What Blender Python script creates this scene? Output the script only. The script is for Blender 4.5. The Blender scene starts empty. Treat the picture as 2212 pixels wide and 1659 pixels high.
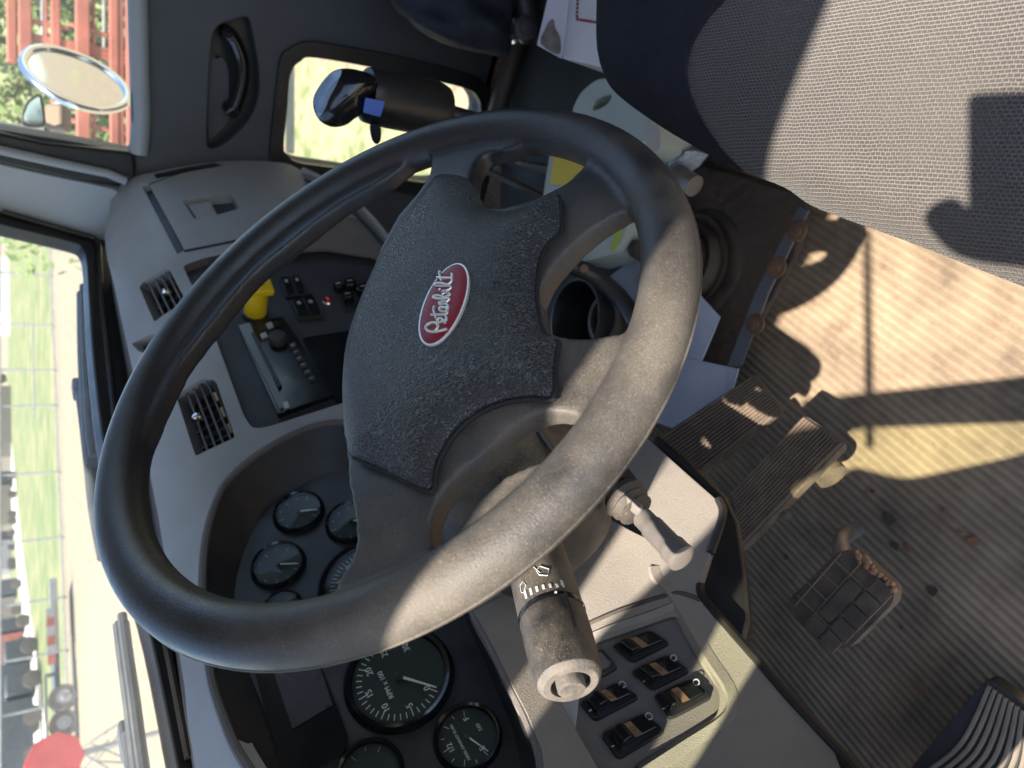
import bpy, math, random
import numpy as np
from mathutils import Vector as V, Matrix
from mathutils.geometry import delaunay_2d_cdt
random.seed(7)
C = bpy.context.scene.collection
R = math.radians
# ------------------------------------------------------------------ camera
PITCH, AZ, FPX = R(36), R(60), 1534.0
FH = V((math.sin(AZ), math.cos(AZ), 0)); RT = V((math.cos(AZ), -math.sin(AZ), 0)); ZU = V((0, 0, 1))
FW = FH * math.cos(PITCH) - ZU * math.sin(PITCH)
UP = FH * math.sin(PITCH) + ZU * math.cos(PITCH)
W0 = V((0, 0, .68))                                   # steering wheel centre above the cab floor
CAM = W0 - (RT * .0368 + UP * .0986 + FW * .4915)
cd = bpy.data.cameras.new('camera'); cam = bpy.data.objects.new('camera', cd); C.objects.link(cam)
cd.sensor_width = 36; cd.lens = FPX / 2212 * 36; cd.clip_start = .01; cd.clip_end = 3000
M = Matrix((-UP, RT, -FW)).transposed().to_4x4(); M.translation = CAM
cam.matrix_world = M
cd.dof.use_dof = True; cd.dof.focus_distance = .50; cd.dof.aperture_fstop = 9.0
bpy.context.scene.camera = cam
# ------------------------------------------------------------------ light
SUN = V((-.47, .085, 1)).normalized()                 # towards the sun: high over the open driver's side
w = bpy.data.worlds.new('World'); bpy.context.scene.world = w; w.use_nodes = True
nt = w.node_tree; sky = nt.nodes.new('ShaderNodeTexSky'); sky.sky_type = 'NISHITA'; sky.sun_disc = False
sky.sun_elevation = math.asin(SUN.z); sky.sun_rotation = math.atan2(SUN.x, SUN.y)
nt.links.new(sky.outputs[0], nt.nodes['Background'].inputs[0]); nt.nodes['Background'].inputs[1].default_value = .125
sl = bpy.data.lights.new('sun', 'SUN'); sl.energy = 5; sl.angle = R(.6); sl.color = (1, .925, .81)
so = bpy.data.objects.new('sun', sl); C.objects.link(so); so.rotation_euler = SUN.to_track_quat('Z', 'Y').to_euler()
vs = bpy.context.scene.view_settings
vs.view_transform = 'Standard'; vs.look = 'None'; vs.gamma = 1; vs.exposure = 1.92; vs.use_curve_mapping = False

# ------------------------------------------------------------------ helpers
def ray(x, y): return (RT * (829.5 - y) + UP * (1106 - x) + FW * FPX).normalized()
class Surf:
    """parametric surface: uv(P) -> (u, v);  pt(u, v) -> P;  f(P) -> signed value"""
    def __init__(s, f, uv, pt, guess=.8): s.f, s.uv, s.pt, s.g = f, uv, pt, guess
    def hit(s, x, y):
        d = ray(x, y); a = s.g; b = s.g * 1.1; fa = s.f(CAM + d * a)
        for _ in range(40):
            fb = s.f(CAM + d * b)
            if abs(fb) < 1e-7 or abs(fb - fa) < 1e-12: break
            a, b, fa = b, b - fb * (b - a) / (fb - fa), fb
        return CAM + d * b
    def px(s, x, y): return s.uv(s.hit(x, y))
    def nrm(s, u, v):
        e = 1e-3; p = s.pt(u, v)
        n = (s.pt(u + e, v) - p).cross(s.pt(u, v + e) - p).normalized()
        return n if n.dot(CAM - p) > 0 else -n
def plane(o, n, ex):
    n = n.normalized(); ex = (ex - n * ex.dot(n)).normalized(); ey = n.cross(ex)
    s = Surf(lambda P: (P - o).dot(n), lambda P: ((P - o).dot(ex), (P - o).dot(ey)), lambda u, v: o + ex * u + ey * v)
    s.o, s.n, s.ex, s.ey = o, n, ex, ey
    return s
def off(s, h):
    return plane(s.o + s.n * h, s.n, s.ex)
def cr(pts, n=6, closed=True):
    """smooth curve through the points (tuples or Vectors)"""
    pts = [V(p) for p in pts]; out = []; N = len(pts)
    for i in range(N if closed else N - 1):
        if closed: a, b, c, d = pts[i - 1], pts[i], pts[(i + 1) % N], pts[(i + 2) % N]
        else: a, b, c, d = pts[max(i - 1, 0)], pts[i], pts[i + 1], pts[min(i + 2, N - 1)]
        for k in range(n):
            t = k / n
            out.append(.5 * ((2 * b) + (c - a) * t + (2 * a - 5 * b + 4 * c - d) * t * t + (3 * b - a - 3 * c + d) * t ** 3))
    if not closed: out.append(pts[-1])
    return out
def rnd(pts, r, n=4):
    """polygon with rounded corners"""
    pts = [V(p) for p in pts]; out = []; N = len(pts)
    for i in range(N):
        a, b, c = pts[i - 1], pts[i], pts[(i + 1) % N]
        d1, d2 = (a - b), (c - b); q = min(r, d1.length * .45, d2.length * .45)
        p, s = b + d1.normalized() * q, b + d2.normalized() * q
        for k in range(n + 1):
            t = k / n; out.append(p * (1 - t) ** 2 + b * 2 * t * (1 - t) + s * t * t)
    return out
def finish(name, me, mat, parent, bevel=0, seg=2, smooth=True, ang=38):
    if smooth:
        for p in me.polygons: p.use_smooth = True
        me.set_sharp_from_angle(angle=R(ang))
    if mat: me.materials.append(mat)
    o = bpy.data.objects.new(name, me); C.objects.link(o)
    if parent: o.parent = parent; o.matrix_parent_inverse = parent.matrix_world.inverted() if False else Matrix.Translation(-parent.location)
    if bevel:
        m = o.modifiers.new('bevel', 'BEVEL'); m.width = bevel; m.segments = seg; m.limit_method = 'ANGLE'; m.angle_limit = R(50)
        m.harden_normals = False
    return o
def mesh(name, vs_, fs, mat, parent=None, bevel=0, seg=2, smooth=True, ang=38):
    me = bpy.data.meshes.new(name); me.from_pydata([tuple(v) for v in vs_], [], fs); me.update()
    return finish(name, me, mat, parent, bevel, seg, smooth, ang)
def inpoly(x, y, P):
    c = False; j = len(P) - 1
    for i in range(len(P)):
        xi, yi, xj, yj = P[i][0], P[i][1], P[j][0], P[j][1]
        if (yi > y) != (yj > y) and x < (xj - xi) * (y - yi) / (yj - yi) + xi: c = not c
        j = i
    return c
def edist(pts, P):
    A = np.array([(p[0], p[1]) for p in P]); B = np.roll(A, -1, 0); D = B - A; L = np.maximum((D ** 2).sum(1), 1e-14)
    q = np.array([(p[0], p[1]) for p in pts])[:, None]
    t = np.clip(((q - A) * D).sum(2) / L, 0, 1)
    return np.sqrt((((A + t[..., None] * D) - q) ** 2).sum(2).min(1))
def patch(name, s, uv, mat, parent=None, holes=(), thick=.004, step=.012, prof=None, bevel=0, seg=2, lift=0, smooth=True, ang=38, zf=None, back=True):
    """sheet of real thickness lying on surface s, outline uv; prof(d) raises it with distance d from its edge"""
    uv = [tuple(p)[:2] for p in uv]; holes = [[tuple(p)[:2] for p in h] for h in holes]
    loops = [uv] + holes; vs_, es = [], []
    for L in loops:
        b = len(vs_)
        for i in range(len(L)): vs_.append(V(L[i])); es.append((b + i, b + (i + 1) % len(L)))
    x0, x1 = min(p[0] for p in uv), max(p[0] for p in uv); y0, y1 = min(p[1] for p in uv), max(p[1] for p in uv)
    if step:
        step = max(step, math.sqrt((x1 - x0) * (y1 - y0) / 6000)); g = []
        j = 0; y = y0 + step * .5
        while y < y1:
            x = x0 + step * (.5 if j % 2 else 1)
            while x < x1:
                if inpoly(x, y, uv) and not any(inpoly(x, y, h) for h in holes): g.append((x, y))
                x += step
            y += step * .87; j += 1
        if g:
            d = edist(g, uv)
            for h in holes: d = np.minimum(d, edist(g, h))
            vs_ += [V(p) for p, k in zip(g, d) if k > step * .45]
    vo, _, fo, *_ = delaunay_2d_cdt(vs_, es, [], 0, 1e-9)
    F = []
    for f in fo:
        c = sum((vo[i] for i in f), V((0, 0))) / 3
        if inpoly(c.x, c.y, uv) and not any(inpoly(c.x, c.y, h) for h in holes): F.append(tuple(f))
    pts = [(v.x, v.y) for v in vo]
    if prof:
        D = edist(pts, uv)
        for h in holes: D = np.minimum(D, edist(pts, h))
    P, Q = [], []
    for i, (u, v) in enumerate(pts):
        p = s.pt(u, v); n = s.nrm(u, v)
        h = lift + (prof(D[i]) if prof else 0) + (zf(u, v) if zf else 0)
        P.append(p + n * h); Q.append(p + n * (lift - thick))
    n0 = s.nrm(*pts[F[0][0]]); a, b, c = (P[i] for i in F[0])
    if (b - a).cross(c - a).dot(n0) < 0: F = [f[::-1] for f in F]
    cnt = {}
    for f in F:
        for i in range(3): cnt[(f[i], f[(i + 1) % 3])] = 1
    N = len(P); G = list(F)
    if back:
        G += [tuple(N + i for i in f[::-1]) for f in F]
        for (i, j) in cnt:
            if (j, i) not in cnt: G.append((j, i, N + i, N + j))
        return mesh(name, P + Q, G, mat, parent, bevel, seg, smooth, ang)
    return mesh(name, P, G, mat, parent, bevel, seg, smooth, ang)
def U(s, pts, shift=0): return [s.px(*p) for p in pts]
def loft(name, A, B, mat, parent=None, steps=3, closed=True, curve=None):
    N = len(A); vs_ = []
    for k in range(steps + 1):
        t = k / steps
        for i in range(N): vs_.append(A[i].lerp(B[i], t))
    F = []
    for k in range(steps):
        for i in range(N if closed else N - 1):
            j = (i + 1) % N; F.append((k * N + i, k * N + j, (k + 1) * N + j, (k + 1) * N + i))
    return mesh(name, vs_, F, mat, parent)
def tube(name, pts, r, mat, parent=None, seg=12, cap=True, smooth=True, flat=None):
    pts = [V(p) for p in pts]; N = len(pts); rs = r if isinstance(r, (list, tuple)) else [r] * N
    vs_, F = [], []; t = (pts[1] - pts[0]).normalized(); up = V((0, 0, 1)) if abs(t.z) < .9 else V((1, 0, 0))
    a = t.cross(up).normalized()
    for i in range(N):
        t = (pts[min(i + 1, N - 1)] - pts[max(i - 1, 0)]).normalized(); a = (a - t * a.dot(t)).normalized(); b = t.cross(a)
        for k in range(seg):
            q = 2 * math.pi * k / seg; vs_.append(pts[i] + (a * math.cos(q) + b * math.sin(q)) * rs[i])
    for i in range(N - 1):
        for k in range(seg): j = (k + 1) % seg; F.append((i * seg + k, i * seg + j, (i + 1) * seg + j, (i + 1) * seg + k))
    if cap: F += [tuple(range(seg))[::-1], tuple((N - 1) * seg + k for k in range(seg))]
    return mesh(name, vs_, F, mat, parent, smooth=smooth)
def lathe(name, o, ax, prof, mat, parent=None, seg=40, ref=None, sx=1, ang=38):
    """prof: list of (radius, height along ax)"""
    ax = ax.normalized(); a = (ref or V((1, 0, 0))); a = (a - ax * a.dot(ax)).normalized(); b = ax.cross(a); vs_, F = [], []
    for (r, h) in prof:
        for k in range(seg):
            q = 2 * math.pi * k / seg; vs_.append(o + ax * h + (a * math.cos(q) * sx + b * math.sin(q)) * max(r, 1e-5))
    for i in range(len(prof) - 1):
        for k in range(seg): j = (k + 1) % seg; F.append((i * seg + k, i * seg + j, (i + 1) * seg + j, (i + 1) * seg + k))
    return mesh(name, vs_, F, mat, parent, ang=ang)
def box(name, c, ex, ey, ez, mat, parent=None, bevel=0, seg=2):
    """box with half-extent vectors ex, ey, ez about c"""
    vs_ = [c + ex * i + ey * j + ez * k for i in (-1, 1) for j in (-1, 1) for k in (-1, 1)]
    F = [(0, 1, 3, 2), (4, 6, 7, 5), (0, 4, 5, 1), (2, 3, 7, 6), (0, 2, 6, 4), (1, 5, 7, 3)]
    if ex.cross(ey).dot(ez) < 0: F = [f[::-1] for f in F]
    return mesh(name, vs_, F, mat, parent, bevel, seg)
def abox(name, lo, hi, mat, parent=None, bevel=0, seg=2):
    lo, hi = V(lo), V(hi); c = (lo + hi) / 2; h = (hi - lo) / 2
    return box(name, c, V((h.x, 0, 0)), V((0, h.y, 0)), V((0, 0, h.z)), mat, parent, bevel, seg)
def text(name, s, body, x, y, size, mat, parent, rot=0, depth=.0004, lift=.0006, align='CENTER', uvpos=None, shear=0, bold=0, mir=False):
    """raised lettering on surface s; reads along +u"""
    cu = bpy.data.curves.new('t', 'FONT'); cu.body = body; cu.size = size; cu.extrude = depth; cu.align_x = align; cu.align_y = 'CENTER'
    cu.resolution_u = 3; cu.shear = shear; cu.offset = bold
    o = bpy.data.objects.new('t', cu); C.objects.link(o); bpy.context.view_layer.update()
    me = bpy.data.meshes.new_from_object(o.evaluated_get(bpy.context.evaluated_depsgraph_get())); bpy.data.objects.remove(o)
    u, v = uvpos if uvpos else s.px(x, y); c, q = math.cos(rot), math.sin(rot)
    for k in me.vertices:
        a, b = k.co.x * c - k.co.y * q, k.co.x * q + k.co.y * c; n = s.nrm(u, v)
        k.co = s.pt(u + a, v + b) + n * (lift + k.co.z)
    me.materials.clear(); me.name = name
    return finish(name, me, mat, parent, smooth=False)
def join(name, objs, mat=None, parent=None):
    """several shapes of the same part as one mesh"""
    vs_, F = [], []
    for o in objs:
        b = len(vs_); vs_ += [o.matrix_world @ v.co if not o.parent else v.co.copy() for v in o.data.vertices]
        F += [tuple(b + i for i in p.vertices) for p in o.data.polygons]
    m = mat or objs[0].data.materials[0]
    for o in objs: bpy.data.objects.remove(o)
    return mesh(name, vs_, F, m, parent)
def thing(name, loc, label, cat, group=None):
    o = bpy.data.objects.new(name, None); C.objects.link(o); o.location = loc; o.empty_display_size = .05
    o['label'] = label; o['category'] = cat
    if group: o['group'] = group
    return o
def tag(o, label=None, cat=None, group=None, kind=None):
    if label: o['label'] = label
    if cat: o['category'] = cat
    if group: o['group'] = group
    if kind: o['kind'] = kind
    return o

# ------------------------------------------------------------------ materials
def mat(name, col, rough=.5, metal=0, bump=None, dust=0, dustcol=(.36, .28, .2), spec=.5, var=.15, vscale=6, coat=0, speck=0, sheen=0, grain=None, face=None, spscale=620):
    """bump = (kind, scale, strength, distance)"""
    m = bpy.data.materials.new(name); m.use_nodes = True; t = m.node_tree; N, L = t.nodes, t.links; b = N['Principled BSDF']
    tc = N.new('ShaderNodeTexCoord'); geo = N.new('ShaderNodeNewGeometry')
    b.inputs['Roughness'].default_value = rough; b.inputs['Metallic'].default_value = metal
    b.inputs['Specular IOR Level'].default_value = spec; b.inputs['Coat Weight'].default_value = coat
    def noise(s, det=4, r=.55):
        n = N.new('ShaderNodeTexNoise'); n.inputs['Scale'].default_value = s; n.inputs['Detail'].default_value = det; n.inputs['Roughness'].default_value = r
        L.new(geo.outputs['Position'], n.inputs['Vector']); return n
    def ramp(src, a, c, v0=0, v1=1):
        r = N.new('ShaderNodeMapRange'); r.inputs['From Min'].default_value = a; r.inputs['From Max'].default_value = c
        r.inputs['To Min'].default_value = v0; r.inputs['To Max'].default_value = v1; L.new(src, r.inputs['Value']); return r.outputs[0]
    def mix(f, a, c):
        x = N.new('ShaderNodeMix'); x.data_type = 'RGBA'
        if isinstance(f, float): x.inputs[0].default_value = f
        else: L.new(f, x.inputs[0])
        for i, q in ((6, a), (7, c)):
            if isinstance(q, tuple): x.inputs[i].default_value = (*q, 1)
            else: L.new(q, x.inputs[i])
        return x.outputs[2]
    n1 = noise(vscale, 5)
    k1 = tuple(max(0, c * (1 - var)) for c in col); k2 = tuple(c * (1 + var) for c in col)
    colr = mix(ramp(n1.outputs['Fac'], .3, .7), k1, k2)
    r_out = ramp(noise(vscale * 3, 4).outputs['Fac'], .3, .7, max(.02, rough - .07), min(1, rough + .07))
    if dust:
        nd = noise(vscale * 1.3, 6, .65); ns = noise(900, 2, .6)
        ad = N.new('ShaderNodeMath'); ad.operation = 'MULTIPLY'
        L.new(ramp(nd.outputs['Fac'], .35, .7), ad.inputs[0]); L.new(ramp(ns.outputs['Fac'], .35, .75, .55, 1), ad.inputs[1])
        md = N.new('ShaderNodeMath'); md.operation = 'MULTIPLY'; md.inputs[1].default_value = dust; L.new(ad.outputs[0], md.inputs[0])
        if face:                                       # dust towards the door side; its colour also paints in the sunlit arc's brightness
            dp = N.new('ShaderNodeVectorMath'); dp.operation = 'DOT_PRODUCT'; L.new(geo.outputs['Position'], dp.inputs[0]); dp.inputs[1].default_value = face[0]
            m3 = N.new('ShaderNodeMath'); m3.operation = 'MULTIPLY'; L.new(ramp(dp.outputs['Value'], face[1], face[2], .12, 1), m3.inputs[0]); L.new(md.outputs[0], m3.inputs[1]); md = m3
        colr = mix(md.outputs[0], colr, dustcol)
        rr = N.new('ShaderNodeMath'); rr.operation = 'ADD'; L.new(md.outputs[0], rr.inputs[0]); L.new(r_out, rr.inputs[1]); rr.use_clamp = True; r_out = rr.outputs[0]
    if speck:
        sp = noise(spscale, 1, .5); colr = mix(ramp(sp.outputs['Fac'], .66, .72, 0, speck), colr, dustcol)
    if bump:
        kind, sc, st, di = bump
        bp = N.new('ShaderNodeBump'); bp.inputs['Strength'].default_value = st; bp.inputs['Distance'].default_value = di
        if kind == 'leather':
            vo = N.new('ShaderNodeTexVoronoi'); vo.inputs['Scale'].default_value = sc; vo.feature = 'DISTANCE_TO_EDGE'
            wn = noise(sc * .6, 2); mx = N.new('ShaderNodeVectorMath'); mx.operation = 'MULTIPLY_ADD'
            L.new(wn.outputs['Color'], mx.inputs[0]); mx.inputs[1].default_value = (1.3 / sc,) * 3; L.new(geo.outputs['Position'], mx.inputs[2]); L.new(mx.outputs[0], vo.inputs['Vector'])
            h = ramp(vo.outputs['Distance'], 0, .16)
            L.new(h, bp.inputs['Height'])
            if grain: colr = mix(ramp(vo.outputs['Distance'], 0, .1, grain, 0), colr, dustcol)
        elif kind == 'noise': L.new(noise(sc, 4).outputs['Fac'], bp.inputs['Height'])
        L.new(bp.outputs[0], b.inputs['Normal'])
    L.new(colr, b.inputs['Base Color']); L.new(r_out, b.inputs['Roughness'])
    return m
def leather(n, c, r, **k): return mat(n, c, r, bump=('leather', 520, .55, .0006), **k)
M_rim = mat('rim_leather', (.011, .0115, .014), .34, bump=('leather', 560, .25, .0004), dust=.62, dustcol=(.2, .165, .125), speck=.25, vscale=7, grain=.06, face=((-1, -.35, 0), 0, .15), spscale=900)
M_pad = mat('pad_vinyl', (.02, .021, .024), .4, bump=('leather', 470, .9, .001), dust=.06, dustcol=(.22, .21, .2), speck=.12, vscale=8, grain=.42, spscale=900)
M_blk = mat('black_plastic', (.013, .013, .015), .42, bump=('noise', 900, .25, .0004), dust=.12, vscale=7)
M_blkdust = mat('dusty_black_plastic', (.016, .015, .015), .5, bump=('noise', 700, .4, .0006), dust=.4, dustcol=(.26, .2, .15), speck=.6, vscale=14)
M_gloss = mat('glossy_black_plastic', (.008, .008, .009), .16, var=.1)
M_dash = mat('grey_dash_plastic', (.32, .315, .305), .42, bump=('leather', 700, .3, .0004), dust=.25, dustcol=(.25, .23, .2), vscale=4)
M_knee = mat('dusty_grey_knee_plastic', (.18, .16, .14), .55, bump=('leather', 480, .4, .0005), dust=.55, dustcol=(.33, .27, .21), vscale=6, speck=.25)
M_trim = mat('brown_grey_trim', (.12, .105, .10), .5, bump=('leather', 500, .4, .0005), dust=.35, dustcol=(.2, .16, .13), vscale=6)
M_ctr = mat('dark_centre_panel', (.035, .034, .036), .5, bump=('noise', 500, .2, .0004), dust=.3, dustcol=(.12, .1, .085), vscale=5)
M_door = mat('charcoal_door_vinyl', (.05, .053, .058), .5, bump=('leather', 420, .4, .0006), dust=.1, vscale=3)
M_pillar = mat('grey_pillar_plastic', (.3, .31, .315), .5, bump=('noise', 400, .15, .0004), var=.05, vscale=3)
M_rub = mat('black_rubber', (.009, .009, .01), .38, bump=('noise', 300, .2, .0005), dust=.06)
M_rubdust = mat('dusty_rubber', (.02, .018, .017), .6, bump=('noise', 300, .3, .0008), dust=.8, dustcol=(.17, .125, .09), vscale=12)
M_pedal = mat('worn_pedal_rubber', (.065, .052, .043), .65, bump=('noise', 160, .7, .0015), dust=.9, dustcol=(.22, .145, .09), vscale=24, var=.4)
M_gap = mat('seam_shadow_gap', (.006, .006, .006), .8)
M_steel = mat('scuffed_steel', (.32, .31, .3), .38, metal=.9, dust=.5, dustcol=(.2, .13, .08), vscale=18)
M_chrome = mat('chrome', (.75, .75, .76), .12, metal=1)
M_stalk = mat('dusty_stalk_plastic', (.014, .013, .013), .42, bump=('noise', 700, .3, .0004), dust=.42, dustcol=(.28, .23, .17), speck=.6, vscale=20, spscale=1500)
M_button = mat('dusty_button', (.07, .063, .056), .6, bump=('noise', 500, .5, .001), dust=.6, dustcol=(.25, .2, .16), vscale=60)
M_white = mat('white_marking', (.75, .75, .73), .5, var=.03)
M_grey = mat('pale_grey_marking', (.42, .43, .43), .5, var=.03)
M_dim = mat('dim_grey_marking', (.28, .29, .29), .5, var=.03)
M_orange = mat('needle_white', (.7, .7, .68), .4, var=.02)
M_dial = mat('dial_face', (.026, .029, .026), .6, var=.1)  # base raised to paint in the greenish haze of the gauge glass
M_brz = mat('bronze_switch_stripe', (.22, .13, .075), .45, var=.1)
M_red = mat('badge_red_enamel', (.2, .012, .022), .38, spec=.3, bump=('noise', 900, .05, .0003), var=.12, vscale=200)
M_sil = mat('badge_silver', (.62, .62, .58), .3, metal=.55)
M_yel = mat('yellow_knob_plastic', (.75, .5, .01), .4, var=.03, bump=('noise', 600, .1, .0003))
M_redlamp = mat('red_lens', (.5, .005, .01), .12, coat=1)
M_blue = mat('blue_button', (.015, .06, .32), .35)
M_rib2 = mat('worn_rib', (.13, .09, .06), .6, bump=('noise', 200, .6, .001), dust=.7, dustcol=(.05, .04, .035), vscale=26, var=.4)
M_ribtan = mat('tan_rib', (.13, .105, .08), .7, var=.2, vscale=30)
M_knobblue = mat('shift_pattern_plate', (.16, .24, .36), .3, var=.1)
M_lever = mat('grey_lever_vinyl', (.1, .09, .085), .33, bump=('noise', 700, .35, .0006), dust=.5, dustcol=(.22, .18, .14), vscale=14)
M_jug = mat('translucent_jug', (.4, .43, .38), .4, var=.08)
M_jugl = mat('yellow_label', (.7, .52, .03), .4, var=.05)
M_paper = mat('paper', (.42, .43, .5), .8, var=.06, vscale=12)
M_box = mat('white_carton', (.7, .68, .68), .6, var=.04)
M_jacket = mat('navy_cloth', (.012, .014, .022), .75, bump=('noise', 90, .8, .004), var=.4, vscale=14)
M_cable = mat('brown_cable', (.05, .032, .024), .5)
M_boot = mat('shift_boot_rubber', (.028, .02, .016), .5, bump=('noise', 120, .4, .002), dust=.5, dustcol=(.16, .1, .06), vscale=10)
M_white_paint = mat('white_paint', (.7, .7, .7), .35, var=.04)
M_rust = mat('red_oxide_steel', (.27, .085, .055), .6, var=.3, vscale=3)
M_pipe = mat('galvanised_pipe', (.3, .3, .3), .5, metal=.4, var=.2)
M_tyre = mat('tyre', (.045, .042, .04), .85, dust=.4)
M_lamp = mat('dark_truck_paint', (.04, .045, .05), .4, var=.4)
M_redsign = mat('red_disc_paint', (.33, .03, .03), .5, var=.15)
M_wiper = mat('wiper_black', (.03, .033, .036), .4, dust=.35, dustcol=(.25, .24, .22), vscale=12)
def glass(name, tint, rough=0, dirt=0):
    m = bpy.data.materials.new(name); m.use_nodes = True; t = m.node_tree; N, L = t.nodes, t.links
    for n in list(N): N.remove(n)
    o = N.new('ShaderNodeOutputMaterial'); tr = N.new('ShaderNodeBsdfTransparent'); tr.inputs[0].default_value = (*tint, 1)
    g = N.new('ShaderNodeBsdfGlossy'); g.inputs['Roughness'].default_value = max(rough, .02); lw = N.new('ShaderNodeLayerWeight'); lw.inputs[0].default_value = .5; pw = N.new('ShaderNodeMath'); pw.operation = 'POWER'; pw.inputs[1].default_value = 4; L.new(lw.outputs['Facing'], pw.inputs[0]); fr = N.new('ShaderNodeMath'); fr.operation = 'MULTIPLY_ADD'; fr.inputs[1].default_value = .5; fr.inputs[2].default_value = .02; L.new(pw.outputs[0], fr.inputs[0])
    if dirt:
        df = N.new('ShaderNodeBsdfTranslucent'); df.inputs[0].default_value = (.85, .84, .8, 1); dn_ = N.new('ShaderNodeTexNoise'); dn_.inputs['Scale'].default_value = 9; dn_.inputs['Detail'].default_value = 6
        ge = N.new('ShaderNodeNewGeometry'); L.new(ge.outputs['Position'], dn_.inputs['Vector']); dm = N.new('ShaderNodeMath'); dm.operation = 'MULTIPLY'; dm.inputs[1].default_value = dirt * 2; L.new(dn_.outputs['Fac'], dm.inputs[0])
        m0 = N.new('ShaderNodeMixShader'); L.new(dm.outputs[0], m0.inputs[0]); L.new(tr.outputs[0], m0.inputs[1]); L.new(df.outputs[0], m0.inputs[2]); tr = m0
    mx = N.new('ShaderNodeMixShader'); L.new(fr.outputs[0], mx.inputs[0]); L.new(tr.outputs[0], mx.inputs[1]); L.new(g.outputs[0], mx.inputs[2]); L.new(mx.outputs[0], o.inputs[0])
    return m
M_glass = glass('dusty_glass', (.95, .96, .95), dirt=.045); M_green = glass('green_tinted_glass', (.91, .94, .82)); M_lens = glass('gauge_lens', (.9, .92, .88), .03)

def fabric():
    m = bpy.data.materials.new('seat_knit'); m.use_nodes = True; t = m.node_tree; N, L = t.nodes, t.links; b = N['Principled BSDF']
    g = N.new('ShaderNodeNewGeometry'); mp = N.new('ShaderNodeMapping'); mp.inputs['Rotation'].default_value = (0, 0, R(-14)); L.new(g.outputs['Position'], mp.inputs['Vector'])
    nz = N.new('ShaderNodeTexNoise'); nz.inputs['Scale'].default_value = 60; L.new(g.outputs['Position'], nz.inputs['Vector'])
    vm = N.new('ShaderNodeVectorMath'); vm.operation = 'MULTIPLY_ADD'; L.new(nz.outputs['Color'], vm.inputs[0]); vm.inputs[1].default_value = (.002,) * 3; L.new(mp.outputs[0], vm.inputs[2])
    br = N.new('ShaderNodeTexBrick'); br.inputs['Scale'].default_value = 1; br.inputs['Brick Width'].default_value = .0032; br.inputs['Row Height'].default_value = .0022
    br.inputs['Mortar Size'].default_value = .0005; br.inputs['Mortar Smooth'].default_value = 1; L.new(vm.outputs[0], br.inputs['Vector'])
    n2 = N.new('ShaderNodeTexNoise'); n2.inputs['Scale'].default_value = 700; n2.inputs['Detail'].default_value = 3; L.new(g.outputs['Position'], n2.inputs['Vector'])
    n3 = N.new('ShaderNodeTexNoise'); n3.inputs['Scale'].default_value = 9; n3.inputs['Detail'].default_value = 5; L.new(g.outputs['Position'], n3.inputs['Vector'])
    mx = N.new('ShaderNodeMix'); mx.data_type = 'RGBA'; mx.inputs[6].default_value = (.03, .027, .027, 1); mx.inputs[7].default_value = (.215, .176, .138, 1); L.new(br.outputs['Fac'], mx.inputs[0])
    m2 = N.new('ShaderNodeMix'); m2.data_type = 'RGBA'; m2.blend_type = 'MULTIPLY'; m2.inputs[0].default_value = .7; L.new(mx.outputs[2], m2.inputs[6])
    rr = N.new('ShaderNodeMapRange'); rr.inputs['From Min'].default_value = .3; rr.inputs['From Max'].default_value = .7; rr.inputs['To Min'].default_value = .55; rr.inputs['To Max'].default_value = 1.3; L.new(n2.outputs['Fac'], rr.inputs['Value']); L.new(rr.outputs[0], m2.inputs[7])
    m3 = N.new('ShaderNodeMix'); m3.data_type = 'RGBA'; m3.inputs[7].default_value = (.11, .09, .078, 1); L.new(m2.outputs[2], m3.inputs[6])
    r3 = N.new('ShaderNodeMapRange'); r3.inputs['From Min'].default_value = .4; r3.inputs['From Max'].default_value = .8; r3.inputs['To Max'].default_value = .45; L.new(n3.outputs['Fac'], r3.inputs['Value']); L.new(r3.outputs[0], m3.inputs[0])
    L.new(m3.outputs[2], b.inputs['Base Color']); b.inputs['Roughness'].default_value = .9; b.inputs['Sheen Weight'].default_value = .1
    ad = N.new('ShaderNodeMath'); ad.operation = 'MULTIPLY_ADD'; ad.inputs[1].default_value = .5; L.new(n2.outputs['Fac'], ad.inputs[0]); L.new(br.outputs['Fac'], ad.inputs[2])
    bp = N.new('ShaderNodeBump'); bp.inputs['Strength'].default_value = .9; bp.inputs['Distance'].default_value = .0016; L.new(ad.outputs[0], bp.inputs['Height']); L.new(bp.outputs[0], b.inputs['Normal'])
    return m
M_fab = fabric()
M_fab2 = mat('seat_side_cloth', (.014, .014, .018), .95, bump=('noise', 800, .7, .001), var=.25, vscale=14, speck=.25, dustcol=(.1, .08, .07), spec=.2)

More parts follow.
